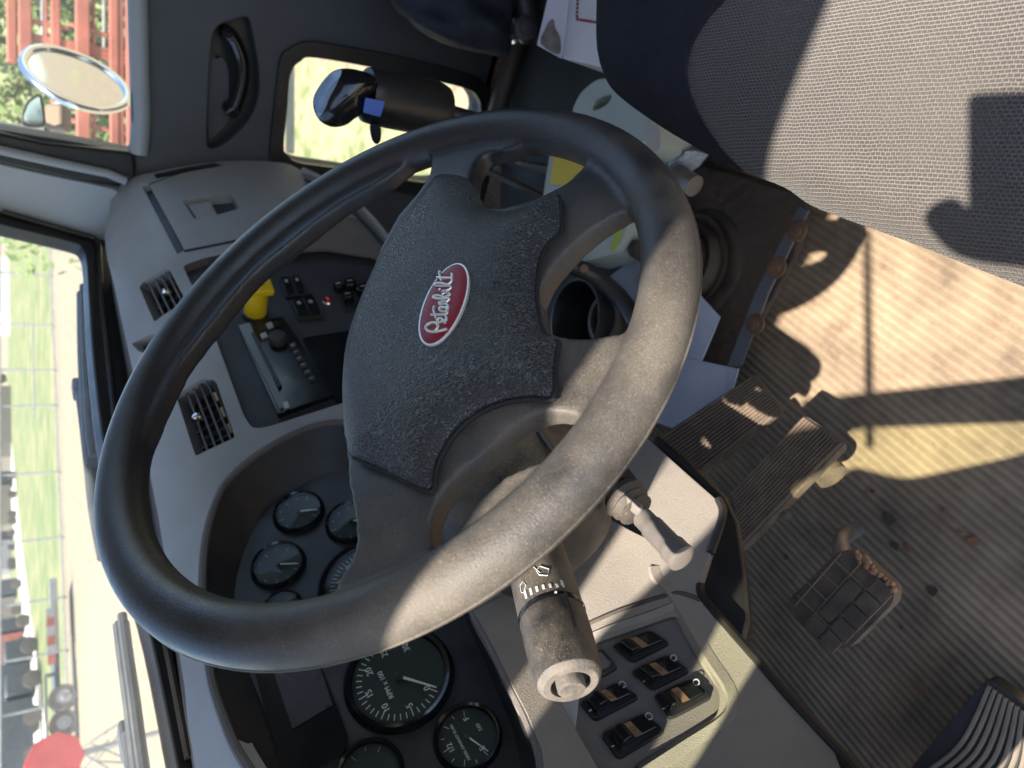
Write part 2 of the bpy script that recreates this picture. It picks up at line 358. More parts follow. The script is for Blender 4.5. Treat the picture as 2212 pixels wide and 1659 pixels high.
def ground_mat(name, stops, scale, bumps=None, ribs=None):
    m = bpy.data.materials.new(name); m.use_nodes = True; t = m.node_tree; N, L = t.nodes, t.links; b = N['Principled BSDF']; b.inputs['Roughness'].default_value = .85
    g = N.new('ShaderNodeNewGeometry'); n = N.new('ShaderNodeTexNoise'); n.inputs['Scale'].default_value = scale; n.inputs['Detail'].default_value = 8; n.inputs['Roughness'].default_value = .65; L.new(g.outputs['Position'], n.inputs['Vector'])
    r = N.new('ShaderNodeValToRGB'); L.new(n.outputs['Fac'], r.inputs[0]); e = r.color_ramp.elements
    e[0].position, e[0].color = stops[0][0], (*stops[0][1], 1); e[1].position, e[1].color = stops[-1][0], (*stops[-1][1], 1)
    for p, c in stops[1:-1]: q = e.new(p); q.color = (*c, 1)
    out = r.outputs[0]; hb = n.outputs['Fac']
    if ribs:
        sp, dp, ang = ribs
        mp = N.new('ShaderNodeMapping'); mp.inputs['Rotation'].default_value = (0, 0, ang); L.new(g.outputs['Position'], mp.inputs['Vector'])
        wv = N.new('ShaderNodeTexWave'); wv.bands_direction = 'Y'; wv.inputs['Scale'].default_value = 2 * math.pi / sp / 20; wv.inputs['Distortion'].default_value = .25; wv.inputs['Detail Scale'].default_value = 3; L.new(mp.outputs[0], wv.inputs['Vector'])
        sn = N.new('ShaderNodeTexNoise'); sn.inputs['Scale'].default_value = 26; sn.inputs['Detail'].default_value = 9; sn.inputs['Roughness'].default_value = .7; L.new(g.outputs['Position'], sn.inputs['Vector'])
        sr = N.new('ShaderNodeMapRange'); sr.inputs['From Min'].default_value = .54; sr.inputs['From Max'].default_value = .72; sr.inputs['To Max'].default_value = .55; L.new(sn.outputs['Fac'], sr.inputs['Value'])
        ms = N.new('ShaderNodeMix'); ms.data_type = 'RGBA'; ms.inputs[7].default_value = (.1, .05, .028, 1); L.new(sr.outputs[0], ms.inputs[0]); L.new(out, ms.inputs[6])
        mr = N.new('ShaderNodeMix'); mr.data_type = 'RGBA'; mr.blend_type = 'MULTIPLY'; mr.inputs[0].default_value = .55; L.new(ms.outputs[2], mr.inputs[6])
        rm = N.new('ShaderNodeMapRange'); rm.inputs['To Min'].default_value = .62; rm.inputs['To Max'].default_value = 1.1; L.new(wv.outputs['Fac'], rm.inputs['Value']); L.new(rm.outputs[0], mr.inputs[7]); out = mr.outputs[2]
        bp = N.new('ShaderNodeBump'); bp.inputs['Strength'].default_value = .8; bp.inputs['Distance'].default_value = dp; L.new(wv.outputs['Fac'], bp.inputs['Height'])
        b2 = N.new('ShaderNodeBump'); b2.inputs['Strength'].default_value = .5; b2.inputs['Distance'].default_value = .002; L.new(sn.outputs['Fac'], b2.inputs['Height']); L.new(bp.outputs[0], b2.inputs['Normal']); L.new(b2.outputs[0], b.inputs['Normal'])
    elif bumps:
        bp = N.new('ShaderNodeBump'); bp.inputs['Strength'].default_value = bumps[0]; bp.inputs['Distance'].default_value = bumps[1]; L.new(hb, bp.inputs['Height']); L.new(bp.outputs[0], b.inputs['Normal'])
    L.new(out, b.inputs['Base Color'])
    return m
M_floor = ground_mat('ribbed_mat', [(.3, (.07, .05, .035)), (.42, (.16, .115, .075)), (.54, (.215, .155, .098)), (.68, (.27, .195, .125))], 9, ribs=(.0105, .0018, R(8)))
M_floorp = mat('dark_floor_mat', (.03, .036, .034), .6, bump=('noise', 150, .4, .002), dust=.4, dustcol=(.09, .075, .055), vscale=10)
M_gravel = ground_mat('gravel', [(.3, (.15, .12, .075)), (.55, (.2, .165, .11)), (.8, (.26, .22, .15))], 3, (.3, .02))
M_grass = ground_mat('grass', [(.3, (.06, .085, .02)), (.45, (.09, .12, .035)), (.55, (.15, .15, .06)), (.7, (.22, .18, .09))], .45, (.4, .05))
M_verge = ground_mat('mottled_verge', [(.35, (.09, .12, .03)), (.5, (.2, .19, .1)), (.6, (.24, .2, .13)), (.7, (.26, .09, .05))], 5)
M_road = ground_mat('road', [(.3, (.36, .35, .33)), (.7, (.45, .44, .41))], 2)
M_leaf = ground_mat('foliage', [(.3, (.05, .08, .02)), (.5, (.1, .15, .04)), (.75, (.2, .24, .08))], 7)
M_leaf2 = ground_mat('dry_foliage', [(.3, (.1, .12, .05)), (.5, (.16, .19, .08)), (.75, (.28, .27, .14))], 6)

# ================================================================== CAB SHELL
DX = 1.05                                             # inner face of the passenger door
def WY(x, z): return .58 - .20 * x * x - .22 * (z - .75)
WS = Surf(lambda P: P.y - WY(P.x, P.z), lambda P: (P.x, P.z), lambda u, v: V((u, WY(u, v), v)), 1.0)
floor = tag(abox('floor', (-.62, -1.35, -.05), (1.12, .75, 0), M_floor), kind='structure')
cab = thing('cab_shell', (.25, -.2, 0), 'grey and black inside of the truck cab, pillars and roof round the windshield', 'truck cab')
DR = plane(V((DX, 0, 0)), V((-1, 0, 0)), V((0, 1, 0)))         # u = +Y , v = -Z ... see below
# passenger-door plane with (u, v) = (Y, Z)
DP = Surf(lambda P: P.x - DX, lambda P: (P.y, P.z), lambda u, v: V((DX, u, v)), 1.4)
abox('roof', (-.515, -1.35, 1.50), (1.12, .62, 1.54), M_pillar, cab)
abox('rear_wall', (-.56, -1.39, 0), (1.12, -1.35, 1.50), M_door, cab)
abox('firewall', (-.50, .62, -.1), (1.1, .66, .70), M_blk, cab)
# driver's side opening, (Y, Z); unseen, its edges cut to steer the sun patches
DS = Surf(lambda P: P.x + .47, lambda P: (P.y, P.z), lambda u, v: V((-.47, u, v)), .3)
dz = 1.32
patch('side_frame', DS, [(-1.35, 0), (.66, 0), (.66, 1.5), (-1.35, 1.5)], M_door, cab, thick=.012,
      holes=[rnd([(-.95, .05), (-.30, .05), (-.06, .52), (.055, .565), (.178, .765), (.215, .912), (.31, .925), (.385, 1.03), (.385, dz), (-.95, dz)], .04), [(-.24, .04), (.40, .04), (.40, .335), (-.08, .335)]], step=.2, lift=0)  # second low hole added to let more light into the footwell
bar = [(-.05, .55), (.01, .56), (.036, .621), (.164, .93), (.215, 1.02), (.45, 1.0), (.45, 1.23), (.31, 1.20), (.22, 1.12), (.188, 1.10), (.001, .668)]  # slanted bar; broad upper end added to shade the switch panel
patch('window_divider', DS, bar, M_rub, cab, thick=.008, step=.1, lift=.002)
tube('shadow_rod', [V((-.485, -.03, 1.21)), V((-.485, .178, .915))], .005, M_rub, cab, seg=8)  # unseen rod added to cast the thin line across the floor
patch('quarter_glass', DS, [(.01, .56), (.06, .56), (.20, .75), (.49, .78), (.49, 1.07), (.22, 1.07)], M_green, cab, thick=.003, step=.1, lift=-.007)

# windshield, gasket, pillar (traced where they stand on the windshield surface)
ap = [(-260, 420), (0, 495), (148, 531), (176, 546), (184, 580), (187, 640), (197, 800), (222, 1000), (262, 1190), (318, 1390), (372, 1659), (420, 1900)]
gl = U(WS, ap); top = 1.38
gl2 = cr(gl[1:], 4, False)
ox = gl[-1][0]
frame_in = [(gl[0][0], gl[0][1])] + [tuple(p) for p in gl2]
frame_in = frame_in + [(ox - .3, gl2[-1][1]), (ox - .3, top), (frame_in[0][0], top)]
outg = U(WS, [(-260, 380), (0, 455), (170, 506), (228, 521), (236, 560), (252, 640), (275, 740), (300, 860), (330, 1000), (380, 1200), (425, 1390), (430, 1659), (450, 1900)])
outg = [tuple(p) for p in cr(outg, 4, False)]
outer = outg + [(ox - .36, outg[-1][1]), (ox - .36, top + .04), (outg[0][0] + .0, top + .04)]
patch('windshield_gasket', WS, outer, M_rub, cab, holes=[frame_in], thick=.03, step=.06, bevel=.006, seg=3, lift=.012)
# inner lip of the gasket, a second thin step
lip = [tuple(p) for p in cr(U(WS, [(0, 472), (160, 517), (203, 533), (209, 580), (213, 650), (228, 800), (252, 1000), (290, 1180), (345, 1385), (398, 1659)]), 4, False)]
lp = [WS.pt(*p) + WS.nrm(*p) * .016 for p in lip]
tube('gasket_bead', lp, .005, M_rub, cab, seg=8)
patch('windshield_glass', WS, [(p[0], p[1]) for p in frame_in], M_glass, cab, thick=.004, step=.08, lift=-.012)
# A pillar, passenger side
pin = [tuple(p) for p in cr(U(WS, [(-300, 262), (0, 345), (240, 399), (252, 415)]), 4, False)]
pout = [tuple(p) for p in cr(U(WS, [(236, 530), (170, 508), (0, 457), (-300, 372)]), 4, False)]
q1, q2, q3 = DP.hit(240, 399), WS.hit(228, 520), WS.hit(-40, 446)
PIL = plane(q1, (q2 - q1).cross(q3 - q1), V((0, 1, 0)))
pin = cr(U(PIL, [(-300, 262), (0, 345), (240, 399), (256, 415)]), 4, False)
pout = cr(U(PIL, [(238, 530), (170, 510), (0, 459), (-300, 372)]), 4, False)
patch('windshield_pillar', PIL, [tuple(p) for p in pin + pout], M_pillar, cab, thick=.03, step=.05, bevel=.008, lift=.014)

# ================================================================== PASSENGER DOOR
door = thing('passenger_door', (DX, -.3, 0), 'charcoal passenger door with low peep window and recessed grab handle', 'truck door')
belt = U(DP, [(286, -200), (286, 0), (288, 200), (290, 318), (284, 330), (140, 303), (0, 281), (-260, 240)])
wh = [(-.95, belt[0][1] + .01)] + [tuple(p) for p in belt] + [(belt[-1][0], 1.34), (-.95, 1.34)]
peep = U(DP, [(610, 312), (617, 230), (624, 158), (646, 130), (679, 123), (830, 150), (994, 187), (1027, 209), (1034, 240), (1030, 300), (1004, 365), (930, 392), (800, 372), (716, 359), (642, 348), (618, 332)])
peep = [tuple(p) for p in cr(peep, 4)]
rec = U(DP, [(468, 60), (505, 44), (535, 38), (545, 70), (556, 130), (560, 180), (556, 220), (534, 265), (490, 308), (452, 321), (448, 290), (449, 230), (456, 110)])
rec = [tuple(p) for p in cr(rec, 4)]
doutl = [(-1.3, .0), (.40, .0), (.40, .60)] + [tuple(p) for p in U(DP, [(330, 440), (262, 405), (240, 398), (150, 384), (0, 350), (-260, 305)])] + [(-1.3, 1.42)]
patch('door_panel', DP, doutl, M_door, door, holes=[wh, peep, rec], thick=.05, step=.05, bevel=.006, seg=3)
g2 = [tuple(p) for p in cr(U(DP, [(580, 330), (590, 230), (602, 128), (624, 102), (661, 88), (704, 92), (850, 118), (998, 154), (1034, 172), (1060, 205), (1063, 260), (1055, 320), (1020, 400), (940, 424), (800, 402), (700, 386), (620, 372), (590, 356)]), 4)]
patch('peep_window_gasket', DP, g2, M_rub, door, holes=[[((p[0]), p[1]) for p in peep]], thick=.06, step=.03, bevel=.006, seg=3, lift=.012)
patch('peep_window_glass', DP, peep, M_glass, door, thick=.004, step=0, lift=-.03)
patch('handle_recess', DP, rec, M_rub, door, thick=.004, step=.02, lift=-.035)
hb = [DP.hit(*p) for p in [(492, 72), (505, 90), (518, 125), (520, 165), (512, 205), (500, 236)]]
hb = [p + V((-.012, 0, 0)) for p in cr(hb, 5, False)]
tube('grab_handle', [hb[0] + V((.04, 0, 0))] + hb + [hb[-1] + V((.04, 0, 0))], .013, M_gloss, door, seg=14)
sl_ = [tuple(p) for p in cr(U(DP, [(456, 100), (470, 130), (486, 128), (500, 160), (500, 235), (498, 268), (470, 300), (456, 306), (453, 250)]), 4)]
patch('handle_backing', DP, sl_, M_door, door, thick=.02, step=.02, lift=-.02, bevel=.004)
ch = [tuple(p) for p in cr(U(DP, [(297, 14), (309, 8), (319, 24), (322, 80), (317, 172), (309, 186), (301, 172), (296, 100)]), 4)]
patch('window_channel', DP, ch, M_pillar, door, thick=.004, step=.02, lift=.006, bevel=.002)
crk = [tuple(p) for p in cr(U(DP, [(294, 110), (301, 84), (305, 96), (303, 132), (297, 130)]), 3)]
patch('lock_slot', DP, crk, M_blk, door, thick=.004, step=0, lift=.009)
tube('door_top_roll', [DP.hit(x, y) + V((-.004, 0, 0)) for x, y in [(297, -160), (297, 0), (301, 150), (304, 250), (300, 330)]], .016, M_pillar, door, seg=14)
tube('window_seal', [DP.hit(x, y) + V((-.008, 0, 0)) for x, y in [(287, -160), (287, 0), (289, 200), (291, 322)]], .0055, M_rub, door, seg=8)
wg = [tuple(p) for p in wh]
patch('door_window_glass', DP, wg, M_glass, door, thick=.004, step=0, lift=-.03)
# black corner piece at the front foot of the door window
fc = U(DP, [(-200, 252), (0, 283), (90, 303), (286, 326), (292, 350), (290, 384), (250, 398), (150, 384), (0, 350), (-200, 305)])
patch('window_front_corner', DP, fc, M_rub, door, thick=.03, step=.04, lift=.014, bevel=.006)
tube('corner_bead', [DP.hit(x, y) + V((-.018, 0, 0)) for x, y in [(-150, 275), (0, 318), (120, 345), (230, 368), (270, 385)]], .008, M_pillar, door, seg=10)
# lower speaker pod / map pocket in the shade of the door
tube('door_sill_pipe', [V((.99, -1.2, .03)), V((.95, -.3, .03)), V((.93, .3, .03))], .02, M_cable, door)

# ================================================================== DASHBOARD
def DY(x, z):
    g = .36 if x < .3 else .36 - .16 * min(1, (x - .3) / .75) ** .9
    r = max(0., z - .665)
    q = max(0., .46 - z) * max(0., min(1., (.42 - x) / .12))
    return g + .35 * (z - .70) + 16 * r * r - .55 * q
DS2 = Surf(lambda P: P.y - DY(P.x, P.z), lambda P: (P.x, P.z), lambda u, v: V((u, DY(u, v), v)), .8)
dash = thing('dashboard', (.3, .34, .5), 'grey truck dashboard with black gauge cluster, air vents, radio and rocker switches', 'dashboard')
S = lambda pts, n=4: [tuple(p) for p in cr(U(DS2, pts), n)]
SP = lambda pts, r=.008, n=3: [tuple(p) for p in rnd(U(DS2, pts), r, n)]
clu = S([(744, 914), (694, 917), (638, 936), (573, 971), (524, 1007), (485, 1046), (463, 1092), (450, 1134), (440, 1190), (436, 1274), (440, 1360), (451, 1436), (460, 1485), (480, 1544), (505, 1607), (540, 1665), (620, 1790), (800, 1860), (1000, 1840), (1120, 1760), (1168, 1680), (1162, 1620), (1134, 1543), (1098, 1474), (1060, 1394), (1019, 1318), (985, 1230), (960, 1120), (920, 1010), (860, 945), (800, 920)], 3)
cpan = SP([(395, 574), (440, 558), (500, 545), (620, 525), (740, 520), (845, 560), (800, 640), (780, 700), (770, 860), (735, 872), (578, 922), (545, 926), (526, 896), (460, 715)], .008, 3)
vL = SP([(381, 857), (442, 816), (466, 822), (508, 946), (423, 988)], .006)
vR = SP([(300, 619), (364, 578), (402, 652), (334, 697)], .006)
trayS = SP([(283, 742), (326, 722), (434, 770), (420, 792), (300, 760)], .004)
gslit = SP([(308, 403), (321, 398), (399, 540), (383, 549)], .002)
hand = SP([(394, 431), (453, 421), (498, 417), (518, 450), (476, 462), (420, 473)], .005)
swp = SP([(1200, 1500), (1262, 1398), (1452, 1331), (1470, 1336), (1546, 1474), (1556, 1509), (1549, 1548), (1375, 1659), (1310, 1690)], .01, 4)
dout = U(DS2, [(238, 450), (240, 428), (262, 396), (310, 376), (400, 358), (500, 347), (600, 350), (642, 363), (700, 402), (780, 456), (852, 552), (900, 700), (950, 860), (1040, 960)])
dtop = U(DS2, [(440, 1900), (420, 1659), (405, 1560), (398, 1480), (385, 1400), (352, 1180), (325, 1030), (305, 900), (282, 780), (262, 690), (245, 610), (232, 560), (226, 510)])
dout = [tuple(p) for p in cr(dout, 3, False)]; dtop = [tuple(p) for p in cr(dtop, 3, False)]
lft = U(DS2, [(1240, 1300), (1270, 1345), (1240, 1600), (1200, 2000)])
patch('fascia', DS2, dout + [tuple(p) for p in lft] + dtop, M_dash, dash, holes=[clu, cpan, vL, vR, trayS, gslit, hand], thick=.02, step=.014, bevel=.003, seg=2)
# dusty deck ahead of the fascia
dk = [DS2.pt(*p) + V((0, .01, -.004)) for p in dtop]
dk2 = [V((p.x, WY(p.x, .70) + .02, p.z - .02)) for p in dk]
loft('dash_deck', dk, dk2, M_rubdust, dash, closed=False)
# gauge plane
GN = V((-math.cos(R(25)) * math.sin(R(5)), -math.cos(R(25)) * math.cos(R(5)), math.sin(R(25))))
GP = plane(V((0, .385, .58)), GN, V((1, 0, 0)))
gin = [(757, 1017), (703, 1023), (655, 1046), (606, 1076), (573, 1108), (547, 1147), (528, 1189), (511, 1248), (506, 1300), (512, 1370), (530, 1430), (549, 1480), (574, 1540), (594, 1600), (619, 1665), (680, 1760), (820, 1830), (980, 1810), (1080, 1740), (1120, 1670), (1118, 1620), (1098, 1550), (1068, 1480), (1035, 1400), (1000, 1325), (965, 1240), (930, 1140), (895, 1070), (850, 1030), (800, 1018)]
gin_uv = [tuple(p) for p in cr(U(GP, gin), 3)]
patch('gauge_panel', GP, [(p[0] * 1.0, p[1]) for p in gin_uv], M_blk, dash, thick=.01, step=.03)
def resample(P, n):
    P = P + [P[0]]; L = [0]
    for a, b in zip(P, P[1:]): L.append(L[-1] + (b - a).length)
    out = []; j = 0
    for i in range(n):
        q = L[-1] * i / n
        while L[j + 1] < q: j += 1
        out.append(P[j].lerp(P[j + 1], (q - L[j]) / max(1e-9, L[j + 1] - L[j])))
    return out
A_ = resample([DS2.pt(*p) + DS2.nrm(*p) * .0 for p in clu], 120); B_ = resample([GP.pt(*p) for p in gin_uv], 120)
k0 = min(range(120), key=lambda k: (B_[k] - A_[0]).length); B_ = B_[k0:] + B_[:k0]
loft('cluster_tunnel', A_, B_, M_blk, dash)
# soft lip round the cluster
tube('cluster_lip', A_ + A_[:2], .0045, M_trim, dash, seg=8, cap=False)
def gauge(x, y, r, marks, span=(225, -45), needle=210, nums=(), tx=(), tone=None, big=False):
    u, v = GP.px(x, y); c = GP.pt(u, v); t = tone or M_grey
    g = lathe('gauge', c, GN, [(r * .98, -.001), (r * 1.0, .006), (r * 1.08, .008), (r * 1.14, .005), (r * 1.17, 0)], M_gloss, dash, 56)
    d = lathe('dial', c, GN, [(0, .0008), (r * .97, .0008)], M_dial, g, 40)
    tk = []
    for k in range(marks + 1):
        a = R(span[0] + (span[1] - span[0]) * k / marks); L = .12 if k % (5 if big else 2) else .2
        p = GP.pt(u + math.cos(a) * r * .88, v + math.sin(a) * r * .88) + GN * .0013
        e = (GP.ex * math.cos(a) + GP.ey * math.sin(a)); f_ = (GP.ey * math.cos(a) - GP.ex * math.sin(a))
        tk.append(box('t', p - e * r * L * .4, e * r * L * .5, f_ * r * .008, GN * .0002, t))
    join('scale_marks', tk, t, g)
    for s_, a, q in nums:
        a = R(a); text('numeral', GP, s_, 0, 0, r * (.19 if big else .26), t, g, uvpos=(u + math.cos(a) * r * q, v + math.sin(a) * r * q), lift=.0012, depth=.0002)
    for s_, du, dv, sz in tx: text('dial_text', GP, s_, 0, 0, r * sz, t, g, uvpos=(u + du * r, v + dv * r), lift=.0012, depth=.0002)
    a = R(needle); e = GP.ex * math.cos(a) + GP.ey * math.sin(a); f_ = GP.ey * math.cos(a) - GP.ex * math.sin(a)
    n0 = c + GN * .003
    mesh('needle', [n0 - e * r * .1 - f_ * r * .03, n0 - e * r * .1 + f_ * r * .03, n0 + e * r * .85 + f_ * r * .012, n0 + e * r * .85 - f_ * r * .012] + [q + GN * .001 for q in (n0 - e * r * .1 - f_ * r * .03, n0 - e * r * .1 + f_ * r * .03, n0 + e * r * .85 + f_ * r * .012, n0 + e * r * .85 - f_ * r * .012)],
         [(0, 3, 2, 1), (4, 5, 6, 7), (0, 1, 5, 4), (1, 2, 6, 5), (2, 3, 7, 6), (3, 0, 4, 7)], M_orange, g, smooth=False)
    lathe('hub', c + GN * .003, GN, [(r * .11, 0), (r * .11, .002), (0, .0025)], M_blk, g, 24)
    lathe('lens', c + GN * .006, GN, [(0, .0015), (r * .5, .0011), (r * .98, 0)], M_lens, g, 40)
gauge(646, 1108, .0268, 8, needle=245)
gauge(602, 1222, .0268, 8, needle=240)
gauge(759, 1129, .0268, 8, needle=245)
gauge(800, 1262, .050, 40, needle=225, big=True, nums=[(str(k * 10), 225 - 270 * k / 8, .66) for k in range(9)], tx=[('MPH', 0, -.35, .16)])
gauge(862, 1464, .0475, 30, span=(218, -38), needle=222, big=True, nums=[(s_, 218 - 256 * k / 6, .66) for k, s_ in enumerate(('0', '5', '10', '15', '20', '25', '30'))], tx=[('RPM x 100', 0, .30, .15)], tone=M_white)
gauge(1010, 1594, .0280, 8, span=(200, -20), needle=205, nums=[('E', 205, .62), ('1/2', 90, .62), ('F', -25, .62)], tx=[('DIESEL EXHAUST FLUID', 0, .28, .125), ('DEF', .1, -.5, .16)], tone=M_white)
gauge(800, 1672, .0268, 8, needle=200)
gauge(612, 1320, .020, 6, needle=200)
dsp = [tuple(p) for p in rnd(U(GP, [(549, 1442), (692, 1436), (735, 1544), (755, 1600), (744, 1630), (690, 1665), (620, 1700)]), .005)]
scr = patch('display_panel', GP, dsp, M_gloss, dash, thick=.003, step=0, lift=.004, bevel=.001)
patch('screen', GP, U(GP, [(591, 1446), (690, 1437), (721, 1528), (635, 1580)]), mat('lcd_glass', (.05, .042, .046), .25, var=.05), scr, thick=.001, step=0, lift=.006)
for x, y in ((480, 1150), (560, 1003), (1090, 1560)):
    c0 = DS2.hit(x, y) if x != 480 else GP.hit(532, 1135)
    n0 = DS2.nrm(*DS2.px(x, y)) if x != 480 else GN
    if x == 480: lathe('panel_screw', c0, n0, [(.0055, 0), (.005, .002), (.002, .0026), (0, .0015)], M_blk, dash, 14)
# --- air vents
def vent(name, px4, knob, lab=None):
    q = [DS2.px(*p) for p in px4]; n = DS2.nrm(*q[0]); P = [DS2.pt(*k) for k in q]
    f = patch(name, DS2, SP(px4, .006), M_blk, dash, thick=.004, step=0, lift=-.030)
    loft('duct', [DS2.pt(*k) for k in SP(px4, .006)], [DS2.pt(*k) - n * .032 for k in SP(px4, .006)], M_trim, f, steps=1)
    ns = 5
    for k in range(1, ns):
        t = k / ns; a = P[0].lerp(P[1], t); b = P[3].lerp(P[2], t); ax = (b - a); d = (P[1] - P[0]).normalized()
        box('slat', (a + b) / 2 - n * .010, ax * .485, (n * .9 + d * .45) * .008, (d * .9 - n * .45) * .0011, M_trim, f)
    for t in (.28, .55, .8):
        a = P[0].lerp(P[3], t); b = P[1].lerp(P[2], t)
        box('vane', (a + b) / 2 - n * .021, (b - a) * .48, n * .006, (P[3] - P[0]).normalized() * .001, M_blk, f)
    kp = DS2.hit(*knob)
    lathe('vane_knob', kp - n * .006, n, [(.005, -.002), (.0055, .006), (.004, .009), (0, .0095)], M_chrome, f, 16)
vent('air_vent', [(381, 857), (450, 812), (508, 946), (423, 988)], (424, 900))
vent('air_vent', [(300, 619), (364, 578), (402, 652), (334, 697)], (356, 629))
patch('small_tray', DS2, trayS, M_blk, dash, thick=.004, step=0, lift=-.018)
patch('glovebox_gap', DS2, gslit, M_blk, dash, thick=.004, step=0, lift=-.012)
# glove box door outline, seams
def seam(name, pts, r, m, s=DS2, par=None, lift=.0):
    P = []
    for u, v in [s.px(*p) for p in pts]: P.append(s.pt(u, v) + s.nrm(u, v) * lift)
    return tube(name, cr(P, 4, False), r, m, par or dash, seg=6)
seam('glovebox_seam', [(398, 543), (440, 535), (500, 523), (560, 510), (640, 490), (720, 460)], .0028, M_blk)
seam('glovebox_seam', [(321, 399), (400, 372), (480, 358)], .0012, M_blk)
lt = patch('glovebox_latch', DS2, hand, M_door, dash, thick=.004, step=0, lift=-.02)
patch('latch_paddle', DS2, SP([(404, 436), (452, 427), (468, 458), (424, 468)], .003), M_dash, lt, thick=.01, step=0, lift=-.006, bevel=.002)
df = patch('defroster_slot', DS2, SP([(333, 378), (400, 364), (464, 353), (477, 359), (410, 371), (338, 386)], .002), M_blk, dash, thick=.004, step=0, lift=.0015)
# lower edge trim lines on the passenger side
seam('dash_edge_trim', [(655, 372), (705, 398), (780, 452), (858, 545)], .006, M_dash, lift=.004)
seam('dash_edge_gap', [(660, 392), (706, 415), (772, 468), (845, 552)], .004, M_blk, lift=.003)
patch('dash_kick_panel', DS2, SP([(560, 530), (640, 505), (735, 465), (778, 478), (838, 548), (800, 556), (700, 540), (600, 548)], .01), M_trim, dash, thick=.006, step=.03, lift=.003, bevel=.002)
# --- centre panel
cpn = [DS2.nrm(*DS2.px(600, 720))]
patch('centre_panel', DS2, cpan, M_ctr, dash, thick=.004, step=.03, lift=-.014)
loft('centre_panel_edge', [DS2.pt(*k) for k in cpan], [DS2.pt(*k) - DS2.nrm(*k) * .016 for k in cpan], M_trim, dash, steps=1)
cav = SP([(650, 716), (774, 697), (764, 862), (732, 868)], .004)
patch('open_cubby', DS2, cav, M_gloss, dash, thick=.002, step=0, lift=-.0125)
# radio
CP = Surf(lambda P: P.y - DY(P.x, P.z) - .016, DS2.uv, lambda u, v: V((u, DY(u, v) + .016, v)), .9)
rp = lambda pts, r=.002: [tuple(p) for p in rnd(U(CP, pts), r)]
rad = patch('radio', CP, rp([(516, 714), (612, 694), (724, 860), (602, 905)], .003), M_gloss, dash, thick=.01, step=0, lift=.010, bevel=.002)
patch('face_strip', CP, rp([(519, 717), (542, 711), (617, 890), (606, 898)], .001), mat('radio_silver', (.16, .165, .16), .4, metal=.2), rad, thick=.006, step=0, lift=.013, bevel=.001)
patch('disc_slot', CP, rp([(545, 736), (552, 733), (611, 846), (604, 852)], .001), M_blk, rad, thick=.003, step=0, lift=.0145)
kc = CP.hit(602, 748); kn = CP.nrm(*CP.px(602, 748))
lathe('volume_knob', kc + kn * .008, kn, [(.0125, 0), (.0125, .012), (.011, .0145), (0, .015)], M_blk, rad, 28)
for i, (x, y) in enumerate([(634, 760), (641, 774), (648, 788), (656, 802), (665, 817), (674, 831)]):
    b_ = patch('preset_button', CP, rp([(x - 7, y - 4), (x + 5, y - 8), (x + 9, y + 3), (x - 3, y + 7)], .0008), M_blk, rad, thick=.003, step=0, lift=.0125, bevel=.0006)
    text('button_digit', CP, str(6 - i), x, y, .0075, M_grey, b_, lift=.0135)
for x, y, m in [(570, 722, M_blk), (584, 716, M_grey), (598, 712, M_blk), (572, 738, M_grey)]:
    patch('function_button', CP, rp([(x - 8, y - 3), (x + 4, y - 8), (x + 9, y + 2), (x - 3, y + 7)], .001), m, rad, thick=.003, step=0, lift=.0125, bevel=.0006)
patch('button_cap', CP, rp([(612, 884), (622, 880), (627, 892), (617, 897)], .0008), M_grey, rad, thick=.003, step=0, lift=.013)
# small switches, red tell-tale, climate knobs
def module(q):
    m = patch('switch_module', CP, rp(q, .002), M_blk, dash, thick=.006, step=0, lift=.008, bevel=.0015)
    a, b, c, d = [V((*p, 0)) for p in q]
    for t in (.27, .73):
        c0 = a.lerp(b, t).lerp(d.lerp(c, t), .5); ax = (b - a) * .2; ay = (d - a) * .4
        patch('rocker', CP, rp([tuple((c0 - ax - ay)[:2]), tuple((c0 + ax - ay)[:2]), tuple((c0 + ax + ay)[:2]), tuple((c0 - ax + ay)[:2])], .0015), M_gloss, m, thick=.004, step=0, lift=.012, bevel=.0015)
        patch('symbol', CP, rp([tuple((c0 - ax * .4 - ay * .6)[:2]), tuple((c0 + ax * .4 - ay * .6)[:2]), tuple((c0 + ax * .4 - ay * .2)[:2]), tuple((c0 - ax * .4 - ay * .2)[:2])], .0015), M_dim, m, thick=.0005, step=0, lift=.0132)
module([(602, 608), (642, 604), (676, 642), (618, 650)]); module([(627, 656), (680, 650), (700, 690), (645, 697)])
lp_ = CP.hit(708, 654); ln = CP.nrm(*CP.px(708, 654))
lb = lathe('tell_tale', lp_, ln, [(.0085, 0), (.0085, .003), (.0065, .005)], M_chrome, dash, 24)
lathe('red_lens', lp_, ln, [(.0062, .004), (.0055, .009), (.003, .012), (0, .0125)], M_redlamp, lb, 24)
cb = patch('climate_bezel', CP, rp([(714, 622), (805, 604), (800, 668), (748, 678)], .006), M_blk, dash, thick=.006, step=0, lift=.006, bevel=.002)
for x, y, r_ in [(732, 634, .008), (757, 628, .011), (752, 656, .009), (786, 640, .012)]:
    c0 = CP.hit(x, y); lathe('climate_knob', c0 + ln * .006, ln, [(r_, 0), (r_ * .95, .012), (r_ * .8, .014), (0, .0145)], M_gloss, cb, 24)
    box('pointer', c0 + ln * .0208, V((.0008, 0, 0)), V((0, .001, .004)), ln * .0005, M_grey, cb)
